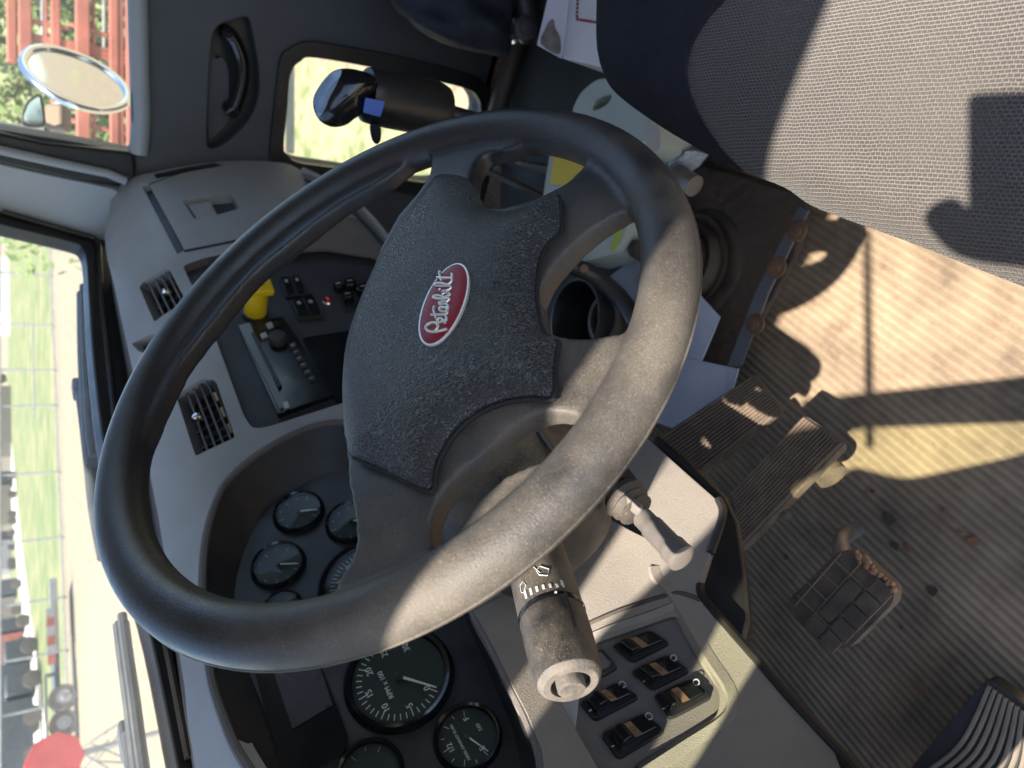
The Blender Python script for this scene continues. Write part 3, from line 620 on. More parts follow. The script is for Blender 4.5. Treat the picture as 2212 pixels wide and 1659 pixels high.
# yellow parking brake knob
yb = CP.hit(551, 681); yl = (yb - CAM).length
ya = (CAM + ray(557, 624) * (yl - .035) - yb).normalized()
yk = lathe('parking_brake_collar', yb, ya, [(.019, -.004), (.019, .006), (.015, .008)], M_blk, dash, 28)
hgt = (CAM + ray(557, 624) * (yl - .035) - yb).length
lathe('knob_stem', yb, ya, [(.0165, .004), (.0155, hgt - .006), (.015, hgt)], M_yel, yk, 32)
ua = (V((1, 0, 0)) - ya * ya.x).normalized(); va = ya.cross(ua)
box('knob_head', yb + ya * (hgt + .004) + ua * .004, (ua * .021), va * .02, ya * .006, M_yel, yk, bevel=.004, seg=3)
text('knob_text', plane(yb + ya * (hgt + .0101), ya, ua), 'PUSH', 0, 0, .007, M_dial, yk, uvpos=(.004, .004), lift=.0003, depth=.0001)
text('knob_text', plane(yb + ya * (hgt + .0101), ya, ua), 'PULL', 0, 0, .007, M_dial, yk, uvpos=(.004, -.006), lift=.0003, depth=.0001)

# ================================================================== KNEE PANEL (driver's lower dash)
kout = U(DS2, [(1030, 1330), (1250, 1300), (1180, 1100), (1300, 900), (1401, 949), (1480, 1020), (1554, 1087), (1560, 1122), (1535, 1200), (1513, 1268), (1519, 1289), (1571, 1352), (1640, 1430), (1700, 1500), (1795, 1604), (1830, 1700), (1700, 1900), (1250, 1900), (1172, 1680), (1165, 1620), (1137, 1543), (1101, 1474), (1063, 1394)])
KN = Surf(lambda P: P.y - DY(P.x, P.z) + .006, DS2.uv, lambda u, v: V((u, DY(u, v) - .006, v)), .7)
kout = U(KN, [(1022, 1318), (1120, 1270), (1180, 1200), (1220, 1090), (1250, 1000), (1330, 930), (1401, 949), (1480, 1020), (1545, 1077), (1558, 1100), (1552, 1140), (1513, 1262), (1519, 1289), (1571, 1352), (1640, 1430), (1700, 1500), (1795, 1604), (1830, 1700), (1700, 1900), (1250, 1900), (1176, 1680), (1170, 1620), (1139, 1543), (1103, 1474), (1065, 1394)])
swk = [tuple(p) for p in rnd(U(KN, [(1196, 1492), (1262, 1398), (1452, 1331), (1470, 1336), (1546, 1474), (1556, 1509), (1549, 1548), (1375, 1659), (1310, 1690)]), .01, 4)]
colh = [tuple(p) for p in cr(U(KN, [(1230, 1130), (1260, 1060), (1310, 1010), (1352, 1015), (1385, 1050), (1392, 1110), (1395, 1150), (1330, 1120), (1300, 1110), (1290, 1150), (1240, 1180)]), 4)]
colh = [tuple(p) for p in cr(U(KN, [(1240, 1090), (1290, 1010), (1340, 1000), (1372, 1030), (1386, 1070), (1402, 1130), (1405, 1162), (1370, 1150), (1310, 1118), (1290, 1120), (1262, 1150)]), 4)]
knee = patch('knee_panel', KN, [tuple(p) for p in kout], M_knee, dash, holes=[swk, colh], thick=.02, step=.012, bevel=.004, seg=3)
patch('column_opening', KN, [(p[0], p[1]) for p in colh], M_blk, dash, thick=.002, step=0, lift=-.03)
patch('switch_panel', KN, swk, M_trim, dash, thick=.004, step=.02, lift=-.006)
loft('switch_panel_edge', [KN.pt(*k) for k in swk], [KN.pt(*k) - KN.nrm(*k) * .008 for k in swk], M_knee, dash, steps=1)
seam('panel_groove', [(1262, 1352), (1330, 1322), (1400, 1298), (1455, 1282), (1480, 1284), (1513, 1296)], .0022, M_rubdust, KN)
seam('panel_ridge', [(1410, 1225), (1418, 1250), (1450, 1284), (1490, 1350), (1530, 1420), (1570, 1480), (1580, 1520), (1562, 1556), (1480, 1610), (1390, 1668)], .0085, M_knee, KN, lift=-.0055)
seam('panel_ridge', [(1250, 1385), (1320, 1355), (1400, 1328), (1456, 1306)], .006, M_knee, KN, lift=-.004)
def rocker(q, sym=None, blank=False, lit=False):
    a, b, c, d = [V((*p, 0)) for p in q]
    base = patch('rocker_switch', KN, [tuple(p) for p in rnd(U(KN, q), .004)], M_blkdust if blank else M_rub, dash, thick=.006, step=0, lift=0.0, bevel=.0015)
    def Q(s0, s1, t0=.16, t1=.84):
        f = lambda s_, t: tuple((a.lerp(b, s_)).lerp(d.lerp(c, s_), t)[:2])
        return [f(s0, t0), f(s1, t0), f(s1, t1), f(s0, t1)]
    if blank:
        patch('blank_cap', KN, [tuple(p) for p in rnd(U(KN, Q(.1, .9)), .003)], M_trim, base, thick=.004, step=0, lift=.003, bevel=.001); return
    # rocker body: raised paddle, bronze legend band, flat half
    A = [KN.hit(*p) for p in Q(.10, .92, .18, .82)]; n = KN.nrm(*KN.px(*q[0]))
    hs = [(0, .004), (.12, .011), (.27, .012), (.40, .0065), (.60, .0045), (1, .0035)]
    vs_, F = [], []
    for s_, h in hs:
        l, r_ = A[0].lerp(A[1], s_), A[3].lerp(A[2], s_); vs_ += [l - n * .002, l + n * h, r_ + n * h, r_ - n * .002]
    for i in range(len(hs) - 1):
        for k in range(3): F.append((i * 4 + k, i * 4 + k + 1, i * 4 + k + 5, i * 4 + k + 4))
    F += [(0, 3, 2, 1), (len(hs) * 4 - 4, len(hs) * 4 - 3, len(hs) * 4 - 2, len(hs) * 4 - 1)]
    mesh('paddle', vs_, [f[::-1] for f in F], M_gloss, base, bevel=.0012, seg=3)
    st = [A[0].lerp(A[1], .40), A[0].lerp(A[1], .60), A[3].lerp(A[2], .60), A[3].lerp(A[2], .40)]
    mesh('legend_band', [st[0] + n * .0070, st[1] + n * .0051, st[2] + n * .0051, st[3] + n * .0070], [(0, 1, 2, 3)], M_brz, base)
    if sym:
        cc = sum(st, V()) / 4 + n * .0066; e1 = (st[1] - st[0]).normalized(); e2 = (st[3] - st[0]).normalized()
        for P in sym: tube('symbol', [cc + e1 * p[0] * .001 + e2 * p[1] * .001 for p in P], .00028, M_dial, base, seg=4)
    g = tuple(a.lerp(b, 1.0).lerp(d.lerp(c, 1.0), .25)[:2])
    if sym:
        gp = KN.hit(*g) + n * .001; rr = [gp + (n.orthogonal() * math.cos(k * .524) + n.cross(n.orthogonal()) * math.sin(k * .524)) * .0021 for k in range(13)]
        tube('off_mark', rr, .0005, M_grey, base, seg=5)
        g2_ = a.lerp(d, .6); h2 = (a + (b - a) * .06).lerp(d + (c - d) * .06, .6)
        tube('on_mark', [KN.hit(*g2_[:2]) + n * .001, KN.hit(*h2[:2]) + n * .001], .0005, M_grey, base, seg=5)
circ = [(2 * math.cos(k * .6), 2 * math.sin(k * .6)) for k in range(12)]
rocker([(1321, 1394), (1404, 1360), (1447, 1388), (1363, 1430)])
rocker([(1361, 1450), (1444, 1413), (1490, 1448), (1407, 1490)], [[(-1.5, -3), (-1.5, 0), (1, 3)], [(0, -3), (2, 0), (0, 3)]])
rocker([(1410, 1502), (1493, 1465), (1538, 1504), (1445, 1553)], [[(-2, -3), (2, 0), (-2, 3), (-2, -3)]])
rocker([(1253, 1514), (1332, 1472), (1380, 1504), (1285, 1553)], [[(-2, -2), (2, -4)], [(-2, 2), (2, 4)], [(-1, -3), (-1, 3)]])
rocker([(1298, 1583), (1390, 1539), (1436, 1577), (1336, 1636)], [circ, [(-2, 3), (-2, 6)], [(0, 3), (0, 6)], [(2, 3), (2, 6)]])
rocker([(1240, 1425), (1300, 1400), (1334, 1440), (1270, 1475)], blank=True)
# black side liner beside the knee panel
kn2 = plane(V((-.05, .17, .25)), V((-.25, -.75, .45)), V((1, 0, 0)))
sd = [(1404, 946), (1420, 936), (1480, 985), (1570, 1072), (1596, 1128), (1614, 1245), (1620, 1340), (1606, 1392), (1571, 1356), (1516, 1290), (1511, 1262), (1552, 1140), (1560, 1102), (1546, 1078), (1480, 1021)]
KS = Surf(lambda P: P.y - DY(P.x, P.z) - .012, DS2.uv, lambda u, v: V((u, DY(u, v) + .012, v)), .7)
patch('side_liner', KS, U(KS, sd), M_rub, dash, thick=.03, step=.02, bevel=.004, seg=2)
tube('liner_edge', cr([KN.hit(*p) for p in [(1552, 1078), (1561, 1100), (1557, 1130), (1535, 1195)]], 4, False), .0042, M_rub, dash, seg=8)
tube('lower_edge_piping', cr([KN.hit(*p) for p in [(1513, 1262), (1519, 1289), (1571, 1352), (1640, 1430), (1700, 1500), (1797, 1604), (1850, 1659), (1900, 1720)]], 4, False), .004, M_rub, dash, seg=8)
patch('lower_shroud', KS, U(KS, [(1560, 1345), (1600, 1370), (1700, 1480), (1810, 1600), (1870, 1668), (1850, 1740), (1780, 1660), (1680, 1540)]), M_rub, dash, thick=.03, step=.03, bevel=.003)

# ================================================================== STEERING COLUMN
NV = V((0, -.667, .745)).normalized()
col = thing('steering_column', W0 - NV * .1, 'dusty black steering column shroud below the wheel with stalk and tilt lever', 'steering column')
def ax(h): return W0 - NV * h
sec = [(.036, .058), (.044, .075), (.052, .1), (.068, .15), (.082, .18), (.078, .23), (.07, .30)]
vs_, F = [], []
xa = V((1, 0, 0)); yv = NV.cross(xa)
for r_, h in sec:
    for k in range(48):
        q = 2 * math.pi * k / 48; c, s_ = math.cos(q), math.sin(q); p = 3.0
        rr = r_ / ((abs(c) ** p + abs(s_) ** p) ** (1 / p))
        vs_.append(ax(h) + (xa * c + yv * s_) * rr)
for i in range(len(sec) - 1):
    for k in range(48): j = (k + 1) % 48; F.append((i * 48 + k, i * 48 + j, (i + 1) * 48 + j, (i + 1) * 48 + k))
F.append(tuple(range(48)))
mesh('column_shroud', vs_, F, M_stalk, col, ang=60)
# stalk
tip = CAM + ray(1233, 1478) * .445; base_ = CAM + ray(1140, 1140) * .52
sa = (base_ - tip).normalized(); Ls = (base_ - tip).length
def sp(h): return tip + sa * h
stk = lathe('wiper_stalk', tip, sa, [(.0, .004), (.0115, .004), (.012, .0015), (.0165, .0), (.0195, .003), (.0205, .008), (.0213, .03), (.0213, .045), (.0208, .0465), (.0208, .049), (.0212, .051), (.0208, .09), (.019, .13), (.012, .16)], M_stalk, col, 56, ang=30)
lathe('end_ring', tip, -sa, [(.0118, -.002), (.0122, .0006), (.0162, .0006), (.0185, -.0012), (.0196, -.0035)], M_button, stk, 48)
lathe('end_button', tip, -sa, [(.0085, -.005), (.0085, .003), (.0075, .0045), (0, .005)], M_button, stk, 36)
lathe('stalk_ring', tip, sa, [(.0216, .0455), (.0218, .0465), (.0218, .0485), (.0214, .0495)], M_gloss, stk, 48)
# printed marks on the barrel of the stalk, towards the camera
vw = (CAM - sp(.09)); vw = (vw - sa * vw.dot(sa)).normalized(); wv_ = sa.cross(vw)
class Barrel:
    def pt(s, u, v): v = v - .013; a = u / .0212; return sp(v) + (vw * math.cos(a) + wv_ * math.sin(a)) * .0213
    def nrm(s, u, v): a = u / .0212; return (vw * math.cos(a) + wv_ * math.sin(a))
BR = Barrel()
def bmark(name, P, r_=.0003): tube(name, [BR.pt(*p) + BR.nrm(*p) * .0002 for p in P], r_, M_grey, stk, seg=5)
sg = 1 if wv_.dot(UP) < 0 else -1
for k in range(7):
    u = sg * (-.013 + k * .0042); h = (.006, .005, .004, .0035, .003, .0025, .0075)[k] if k < 6 else .0055
    patch('speed_bar', Surf(None, None, BR.pt), [(u - .0008, .0655), (u + .0008, .0655), (u + .0008, .0655 + h), (u - .0008, .0655 + h)], M_grey, stk, thick=.0002, step=.001, lift=.0003)
bmark('wiper_symbol', [(sg * -.001, .077), (sg * .004, .075), (sg * .006, .080), (sg * .001, .0835), (sg * -.002, .081), (sg * -.001, .077)])
bmark('wiper_symbol', [(sg * -.003, .0845), (sg * .0, .0785)]); bmark('washer_symbol', [(sg * -.014, .0705), (sg * -.011, .0745), (sg * -.0125, .0785), (sg * -.0155, .0775), (sg * -.016, .0725), (sg * -.014, .0705)])
bmark('turn_arrow', [(sg * -.007, .0875), (sg * -.0035, .0925), (sg * -.0055, .0925), (sg * -.0055, .0975), (sg * -.0085, .0975), (sg * -.0085, .0925), (sg * -.0105, .0925), (sg * -.007, .0875)])
bmark('turn_arrow', [(sg * -.0055, .101), (sg * -.002, .101), (sg * -.0045, .106), (sg * -.009, .106)])
tube('stalk_groove', [BR.pt(sg * .012, h) for h in (.0625, .05, .035)], .0012, M_gloss, stk, seg=6)
patch('index_dot', Surf(None, None, BR.pt), [(sg * .006 + .0008 * math.cos(k), .0612 + .0008 * math.sin(k)) for k in np.linspace(0, 6.28, 10)[:-1]], M_white, stk, thick=.0002, step=0, lift=.0008)
# tilt lever and its gaiter
l0 = CAM + ray(1340, 1065) * .655; l1 = CAM + ray(1385, 1115) * .64; l2 = CAM + ray(1470, 1203) * .61
lv = tube('tilt_lever', cr([l1, l1.lerp(l2, .12), l1.lerp(l2, .35), l1.lerp(l2, .6), l1.lerp(l2, .85), l1.lerp(l2, .97), l1.lerp(l2, 1.05), l1.lerp(l2, 1.085)], 4, False), [.008 + .0 * k for k in range(2)] + [.0095] * 5 + [.0108] * 8 + [.0122] * 5 + [.0125] * 4 + [.011, .0095, .0075, .005, .002], M_lever, col, seg=24)
for k in range(3):
    a = l0.lerp(l1, k / 3); tube('lever_gaiter', [a, a.lerp(l1, .25), a.lerp(l1, .5)], [.017 - k * .002, .021 - k * .002, .016 - k * .002], M_blkdust, col, seg=18)
box('lever_clip', l1 + NV * .012 + V((.006, 0, .0)), V((.009, 0, .002)), V((0, .006, 0)), NV * .003, M_lever, col, bevel=.002)
tube('column_cable', cr([W0 - NV * .15 + V((.03, -.05, 0)), W0 - NV * .14 + V((-.02, -.06, -.01)), W0 - NV * .17 + V((-.07, -.045, -.02))], 5, False), .0025, M_blk, col)

# ================================================================== STEERING WHEEL
wh_ = thing('steering_wheel', W0, 'large black leather steering wheel with four spokes and red oval badge', 'steering wheel')
WP = plane(W0, NV, V((1, 0, 0)))
RW, rt = .2095, .0172
def wuv(P, h=0): s_ = off(WP, h); return [tuple(WP.uv(s_.hit(*p))) for p in P]
H1 = [(939, 366), (937, 400), (910, 440), (872, 480), (835, 535), (805, 600), (775, 680), (755, 760), (746, 840), (748, 920), (762, 990), (772, 1060), (786, 1130), (786, 1195), (756, 1250), (700, 1288), (590, 1308), (508, 1300), (443, 1281), (366, 1209), (326, 1100), (326, 1026), (340, 969), (394, 811), (467, 714), (555, 608), (628, 547), (740, 459), (844, 399), (900, 368), (925, 358)]
H2 = [(1040, 372), (1060, 347), (1100, 340), (1160, 338), (1240, 345), (1262, 360), (1252, 392), (1222, 420), (1160, 452), (1100, 466), (1060, 462), (1035, 440), (1032, 400)]
H3 = [(1365, 465), (1386, 508), (1390, 560), (1388, 620), (1372, 685), (1340, 725), (1300, 745), (1250, 750), (1205, 742), (1176, 715), (1172, 670), (1200, 608), (1250, 550), (1310, 500)]
H4 = [(1248, 908), (1201, 906), (1163, 917), (1130, 936), (1098, 964), (1058, 1002), (1012, 1036), (975, 1078), (952, 1120), (944, 1160), (945, 1192), (1020, 1125), (1110, 1040), (1201, 967)]
def shrink(P, k, c=None):
    c = c or (sum(p[0] for p in P) / len(P), sum(p[1] for p in P) / len(P)); return [((p[0] - c[0]) * k + c[0], (p[1] - c[1]) * k + c[1]) for p in P]
def pushr(p):
    k = math.hypot(p[0], p[1])
    if k > RW - rt - .008: q = min(RW, k + .010 + (k - (RW - rt - .008)) * 1.2) / k; return (p[0] * q, p[1] * q)
    return p
holes = [[tuple(p) for p in cr([pushr(p) for p in wuv(H, -.004)], 3)] for H in (H1, H2, H3, H4)]
ring = [(RW * math.cos(k * math.pi / 90), RW * math.sin(k * math.pi / 90)) for k in range(180)]
def zsp(u, v):
    r_ = math.hypot(u, v) / RW; return .004 * math.exp(-((r_ - .68) / .2) ** 2) - .004 * math.exp(-(r_ / .35) ** 2)
pl_ = patch('t', WP, ring, None, None, holes=holes, thick=.014, step=.008, lift=.0025, smooth=False, zf=zsp)
def torus(name, o, n, R_, r_, m, par, N1=180, N2=28, sq=1.0):
    s_ = plane(o, n, V((1, 0, 0))); vs_, F = [], []
    for i in range(N1):
        a = 2 * math.pi * i / N1; e = s_.ex * math.cos(a) + s_.ey * math.sin(a)
        for k in range(N2):
            q = 2 * math.pi * k / N2; vs_.append(o + e * (R_ + r_ * math.cos(q)) + s_.n * r_ * sq * math.sin(q))
    for i in range(N1):
        for k in range(N2): j, l = (i + 1) % N1, (k + 1) % N2; F.append((i * N2 + k, j * N2 + k, j * N2 + l, i * N2 + l))
    return mesh(name, vs_, F, m, par)
tr = torus('t', W0, NV, RW, rt, None, None)
hubc = [(0, -.055), (.034, -.055), (.042, -.045), (.054, -.018), (.058, -.006), (0, -.002)]
pc = WP.pt(*wuv([(985, 700)])[0])
hb_ = lathe('t', W0.lerp(pc, .5), NV, hubc, None, None, 48)
vs_, F = [], []
for o in (pl_, tr, hb_):
    b = len(vs_); vs_ += [v.co.copy() - W0 for v in o.data.vertices]; F += [tuple(b + i for i in p.vertices) for p in o.data.polygons]
    bpy.data.objects.remove(o)
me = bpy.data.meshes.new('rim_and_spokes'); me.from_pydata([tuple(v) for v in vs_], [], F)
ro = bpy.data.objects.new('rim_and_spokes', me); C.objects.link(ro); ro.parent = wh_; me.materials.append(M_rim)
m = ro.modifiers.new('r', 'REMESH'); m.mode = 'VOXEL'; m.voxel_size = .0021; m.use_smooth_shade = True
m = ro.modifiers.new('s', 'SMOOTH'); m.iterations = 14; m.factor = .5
# moulded seam on the back of the rim
torus('rim_seam', W0 - NV * .002, NV, RW + rt - .0004, .0009, M_rim, wh_, 160, 6)
# pad
PADO = [(1198, 428), (1207, 424), (1212, 440), (1213, 470), (1214, 495), (1206, 512), (1184, 532), (1168, 565), (1161, 620), (1163, 670), (1172, 712), (1186, 732), (1204, 738), (1207, 750), (1200, 800), (1195, 860), (1150, 861), (1090, 870), (1035, 893), (990, 930), (958, 978), (942, 1020), (934, 1062), (880, 1042), (820, 1012), (766, 988), (752, 930), (746, 840), (756, 740), (785, 650), (830, 550), (880, 470), (925, 412), (955, 384), (1012, 392), (1030, 425), (1045, 452), (1090, 464), (1150, 452)]
pu = wuv(PADO, .006); pu = [tuple(p) for p in cr(pu, 3)]
PS = off(WP, 0)
patch('horn_pad', WP, pu, M_pad, wh_, thick=.02, step=.0045, lift=.0095, prof=lambda d: .009 * (1 - math.exp(-d / .010)) + .004 * (1 - math.exp(-d / .05)), bevel=.0018, seg=3, ang=70)
padh = .0095 + .009 + .0034
sm = [[(1207, 424), (1212, 440), (1213, 470), (1214, 495), (1206, 512), (1184, 532), (1168, 565), (1161, 620), (1163, 670), (1172, 712), (1190, 734), (1206, 738), (1207, 750), (1200, 800), (1195, 862), (1150, 862), (1090, 871), (1035, 894), (990, 931), (958, 979), (942, 1021), (934, 1064), (880, 1043), (820, 1013), (764, 988)]]
for q in sm:
    PQ = [off(WP, .0088).hit(*p) for p in q]; tube('pad_gap', cr(PQ, 3, False), .0013, M_gap, wh_, seg=6)
# badge: ellipse with script
BP = off(WP, padh)
e0, e1_ = V(BP.px(932, 747)), V(BP.px(985, 570)); bc = (e0 + e1_) / 2; ea = (e1_ - e0) / 2
f0, f1 = V(BP.px(912, 700)), V(BP.px(1006, 620))
ang_b = math.atan2(ea.y, ea.x); al = ea.length; bl = al * .47
def EB(k, h):
    return [(bc.x + math.cos(a) * al * k * math.cos(ang_b) - math.sin(a) * bl * (k - (1 - k) * .6 if k < 1 else k) * math.sin(ang_b), bc.y + math.cos(a) * al * k * math.sin(ang_b) + math.sin(a) * bl * (k) * math.cos(ang_b)) for a in np.linspace(0, 2 * math.pi, 65)[:-1]]
def ell(a_, b_):
    return [(bc.x + math.cos(a) * a_ * math.cos(ang_b) - math.sin(a) * b_ * math.sin(ang_b), bc.y + math.cos(a) * a_ * math.sin(ang_b) + math.sin(a) * b_ * math.cos(ang_b)) for a in np.linspace(0, 2 * math.pi, 65)[:-1]]
bdg = patch('badge', BP, ell(al, bl), M_sil, wh_, thick=.004, step=0, lift=.0006, bevel=.0005)
patch('badge_enamel', BP, ell(al - .0013, bl - .0013), M_red, bdg, thick=.001, step=.003, lift=.0008, prof=lambda d: .0008 * (1 - math.exp(-d / .002)))
strokes = [
 [(530, 1193), (460, 1213), (380, 1233), (300, 1238), (240, 1212), (218, 1175), (245, 1133), (310, 1105), (368, 1110), (396, 1140), (386, 1182), (350, 1222)],
 [(503, 1114), (500, 1078), (462, 1086), (418, 1095), (388, 1070), (400, 1044), (440, 1035), (468, 1058), (500, 1076), (522, 1045), (512, 1000), (480, 985), (400, 984), (296, 984)],
 [(345, 862), (336, 915), (352, 970), (370, 1035)],
 [(500, 985), (530, 960), (532, 930), (500, 935), (455, 934), (422, 908), (432, 882), (478, 878), (525, 888), (535, 920)],
 [(535, 915), (546, 880), (540, 842), (500, 826), (428, 832), (424, 800), (470, 790), (530, 788), (560, 762), (548, 745), (480, 752), (390, 748), (328, 730), (346, 708), (420, 708), (490, 728), (550, 705), (572, 680), (550, 660), (500, 664), (460, 680)],
 [(560, 668), (480, 634), (470, 650)], [(478, 636), (540, 622), (584, 590), (574, 560), (500, 560), (410, 560), (358, 546), (385, 524), (460, 524), (530, 545), (575, 520), (602, 480), (590, 448), (500, 446), (378, 438)],
 [(592, 450), (606, 410), (598, 376)], [(424, 342), (418, 380), (436, 430), (446, 486)]]
for st in strokes:
    P = [BP.hit(891 + x * .1465, 540 + y * .1465) + NV * .0019 for x, y in st]
    tube('badge_lettering', cr(P, 4, False), .0009, M_sil, bdg, seg=8)
tube('badge_lettering', [BP.hit(891 + 424 * .1465, 540 + 612 * .1465) + NV * .0017, BP.hit(891 + 424 * .1465, 540 + 612 * .1465) + NV * .0024], .0009, M_sil, bdg, seg=10)
# embossed airbag-style mark below the badge
for st in [[(1066, 612), (1066, 628), (1064, 640), (1058, 648)], [(1070, 612), (1088, 612), (1092, 622), (1088, 632), (1078, 632), (1076, 616)], [(1078, 632), (1084, 640), (1090, 646)]]:
    P = [BP.hit(*p) + NV * .0008 for p in st]; tube('embossed_mark', cr(P, 3, False), .0008, M_pad, wh_, seg=6)

# ================================================================== SEAT
SZ = plane(V((0, 0, .42)), V((0, 0, 1)), V((1, 0, 0)))
seat = thing('driver_seat', (-.05, -.5, 0), "driver's seat in grey knit cloth with dark side bolster", 'seat')
so_ = [(1302, -200), (1300, 0), (1299, 104), (1308, 160), (1337, 205), (1420, 267), (1503, 317), (1607, 371), (1693, 404), (1751, 443), (1834, 476), (1917, 506), (2021, 545), (2212, 620), (2400, 690), (2700, 770)]
su = cr(U(SZ, so_), 4, False); su = [tuple(p) for p in su]
su = su + [(su[-1][0] - .08, -.8), (su[0][0] + .02, -.8)]
fr = [SZ.px(*p) for p in [(1690, -120), (1660, 0), (1600, 80), (1556, 140), (1538, 190), (1542, 250), (1560, 300)]]
patch('seat_cushion', SZ, su, M_fab, seat, thick=.11, step=.012, lift=0, prof=lambda d: .034 * (1 - math.exp(-d / .022)) + .012 * (1 - math.exp(-d / .12)), bevel=.012, seg=4, ang=80)
bo = [p for p in su if p[0] > -.0]
# side bolster skin, dark smoother cloth
sb = cr([SZ.px(*p) for p in [(1690, -220), (1660, 0), (1600, 76), (1560, 135), (1545, 190), (1552, 250), (1580, 330), (1603, 366)]], 4, False)
edge = cr([SZ.px(*p) for p in so_[:8]], 4, False)[::-1]
sbu = [tuple(p) for p in sb] + [tuple(p) for p in edge]
alld = lambda u, v: 0
def segd(u, v):
    d = edist([(u, v)], su)[0]; return .034 * (1 - math.exp(-d / .022)) + .012 * (1 - math.exp(-d / .12)) + .0025
patch('side_bolster', SZ, sbu, M_fab2, seat, thick=.105, step=.012, lift=0, zf=segd, bevel=.008, seg=3, ang=80)
abox('seat_base', (-.2, -.75, .03), (.12, -.3, .30), M_blk, seat, bevel=.01)

# ================================================================== PEDALS AND FLOOR HARDWARE
def pedal(name, quad, z, thick, ribs, mt, label, tilt=0., rr=.008, zs=None):
    P = []
    for i, p in enumerate(quad):
        d = ray(*p); zz = zs[i] if zs else z; P.append(CAM + d * ((zz - CAM.z) / d.z))
    n = (P[1] - P[0]).cross(P[-1] - P[0]).normalized(); n = n if n.z > 0 else -n
    s_ = plane(P[0], n, (P[1] - P[0])); t = thing(name, sum(P, V()) / len(P), label, 'pedal')
    uv = [s_.uv(p) for p in P]; P = [s_.pt(*q) for q in uv]
    patch('pedal_plate', s_, [tuple(p) for p in rnd(uv, rr, 4)], mt, t, thick=thick, step=0, bevel=.0025)
    return t, s_, P, uv, n
t, s_, P, uv, n = pedal('accelerator_pedal', [(1632, 806), (1692, 884), (1500, 1030), (1415, 950)], .10, .012, 0, M_pedal, 'ribbed brown-worn pedal nearest the papers, partly behind the knee panel', zs=[.10, .10, .17, .17])
for k in range(1, 15):
    q = k / 15; a, b = P[0].lerp(P[1], q), P[3].lerp(P[2], q); box('rib', (a + b) / 2 + n * .0012, (b - a) * .485, (P[1] - P[0]).normalized() * .0011, n * .0024, M_rib2, t)
t, s_, P, uv, n = pedal('brake_pedal', [(1738, 896), (1830, 955), (1612, 1205), (1575, 1070)], .09, .014, 0, M_pedal, 'long ribbed worn pedal in the middle with a sunlit tip', zs=[.10, .10, .17, .17])
for k in range(1, 14):
    q = k / 14; a, b = P[0].lerp(P[1], q), P[3].lerp(P[2], q); box('rib', (a + b) / 2 + n * .0012, (b - a) * .47, (P[1] - P[0]).normalized() * .0014, n * .0026, M_rib2, t)
tube('pedal_pivot', [V(p) for p in [P[1].lerp(P[2], .35) - V((0, 0, .05)), P[0].lerp(P[3], .35) - V((0, 0, .05))]], .019, M_pedal, t, seg=20)
for q in (.62,): lathe('pivot_bolt', P[1].lerp(P[2], q) - n * .012 + (P[1] - P[0]).normalized() * .006, n, [(.006, 0), (.006, .005), (0, .006)], M_steel, t, 12)
t, s_, P, uv, n = pedal('clutch_pedal', [(1702, 1296), (1812, 1190), (1846, 1194), (1932, 1268), (1930, 1303), (1834, 1400), (1786, 1401), (1710, 1330)], .16, .016, 0, M_pedal, 'square cross-grooved pedal with broken corner above the ribbed mat', rr=.006)
c0, ed = (P[0] + P[4]) / 2, (P[1] - P[0]); e1 = ed.normalized(); e2 = n.cross(e1).normalized()
inn = [(V(q) - V(s_.uv(c0))) * .93 + V(s_.uv(c0)) for q in uv]
W_ = (P[3] - P[2]).length + .02; eu = (P[3] - P[2]).normalized(); ev = (P[5] - P[4]).normalized()
cen = sum(P, V()) / 8
blocks = []
for i in range(5):
    for j in range(5):
        if (i, j) in ((2, 1), (2, 2), (2, 3)): continue
        q = cen + eu * (i - 2) * .0205 + ev * (j - 2) * .0215
        qq = s_.uv(q)
        if inpoly(qq[0], qq[1], [s_.uv(k) for k in P]): blocks.append(box('b', q + n * .001, eu * .0088, ev * .0092, n * .0025, M_pedal))
for q in blocks[:len(blocks) // 2]: bpy.data.objects.remove(q)
join('tread_blocks', blocks[len(blocks) // 2:], M_pedal, t)
ln_ = []
pol = [s_.uv(k) for k in P]
for e_a, e_b, st_ in ((eu, ev, .0205), (ev, eu, .0215)):
    for i in range(-2, 3):
        o_ = cen + e_a * (i - .5) * st_; run = []
        for k in range(-30, 31):
            q = o_ + e_b * k * .002; qq = s_.uv(q)
            if inpoly(qq[0], qq[1], pol): run.append(q + n * .0009)
        if len(run) > 6: ln_.append(tube('l', run[1:-1:4], .0009, M_knee, seg=6))
join('tread_lines', ln_, mat('caked_mud', (.2, .135, .085), .9, bump=('noise', 300, 1, .002)), t)
rq = random.Random(4); mud = []
for k in range(16):
    q = P[2].lerp(P[3], k / 15) + n * .001 + V((rq.uniform(-.004, .004), rq.uniform(-.004, .004), rq.uniform(0, .002))); rr_ = rq.uniform(.002, .005)
    mud.append(lathe('m', q, n, [(0, -.002), (rr_, -.001), (rr_ * .7, .002), (0, .003)], M_knee, None, 7))
join('mud_edge', mud, mat('orange_mud', (.3, .16, .09), .9, bump=('noise', 200, 1, .003)), t)
LS = plane(cen + n * .0022, n, -ev)
box('logo_pad', cen + n * .0005, eu * .009, ev * .029, n * .002, M_pedal, t, bevel=.002)
a0 = CAM + ray(1849, 1145) * 1.0; a0 = CAM + ray(1849, 1143) * ((.02 - CAM.z) / ray(1849, 1143).z)
tube('pedal_arm', cr([a0, a0.lerp(P[1], .5) + V((0, 0, .015)), P[1].lerp(cen, .3) - n * .012], 4, False), .0095, M_steel, t, seg=14)
t, s_, P, uv, n = pedal('foot_rest', [(2136, 1462), (2300, 1590), (2300, 1800), (1940, 1690)], .06, .02, 0, M_rub, 'black dead pedal with pale curved ribs at the corner of the mat', rr=.01)
t['category'] = 'foot rest'
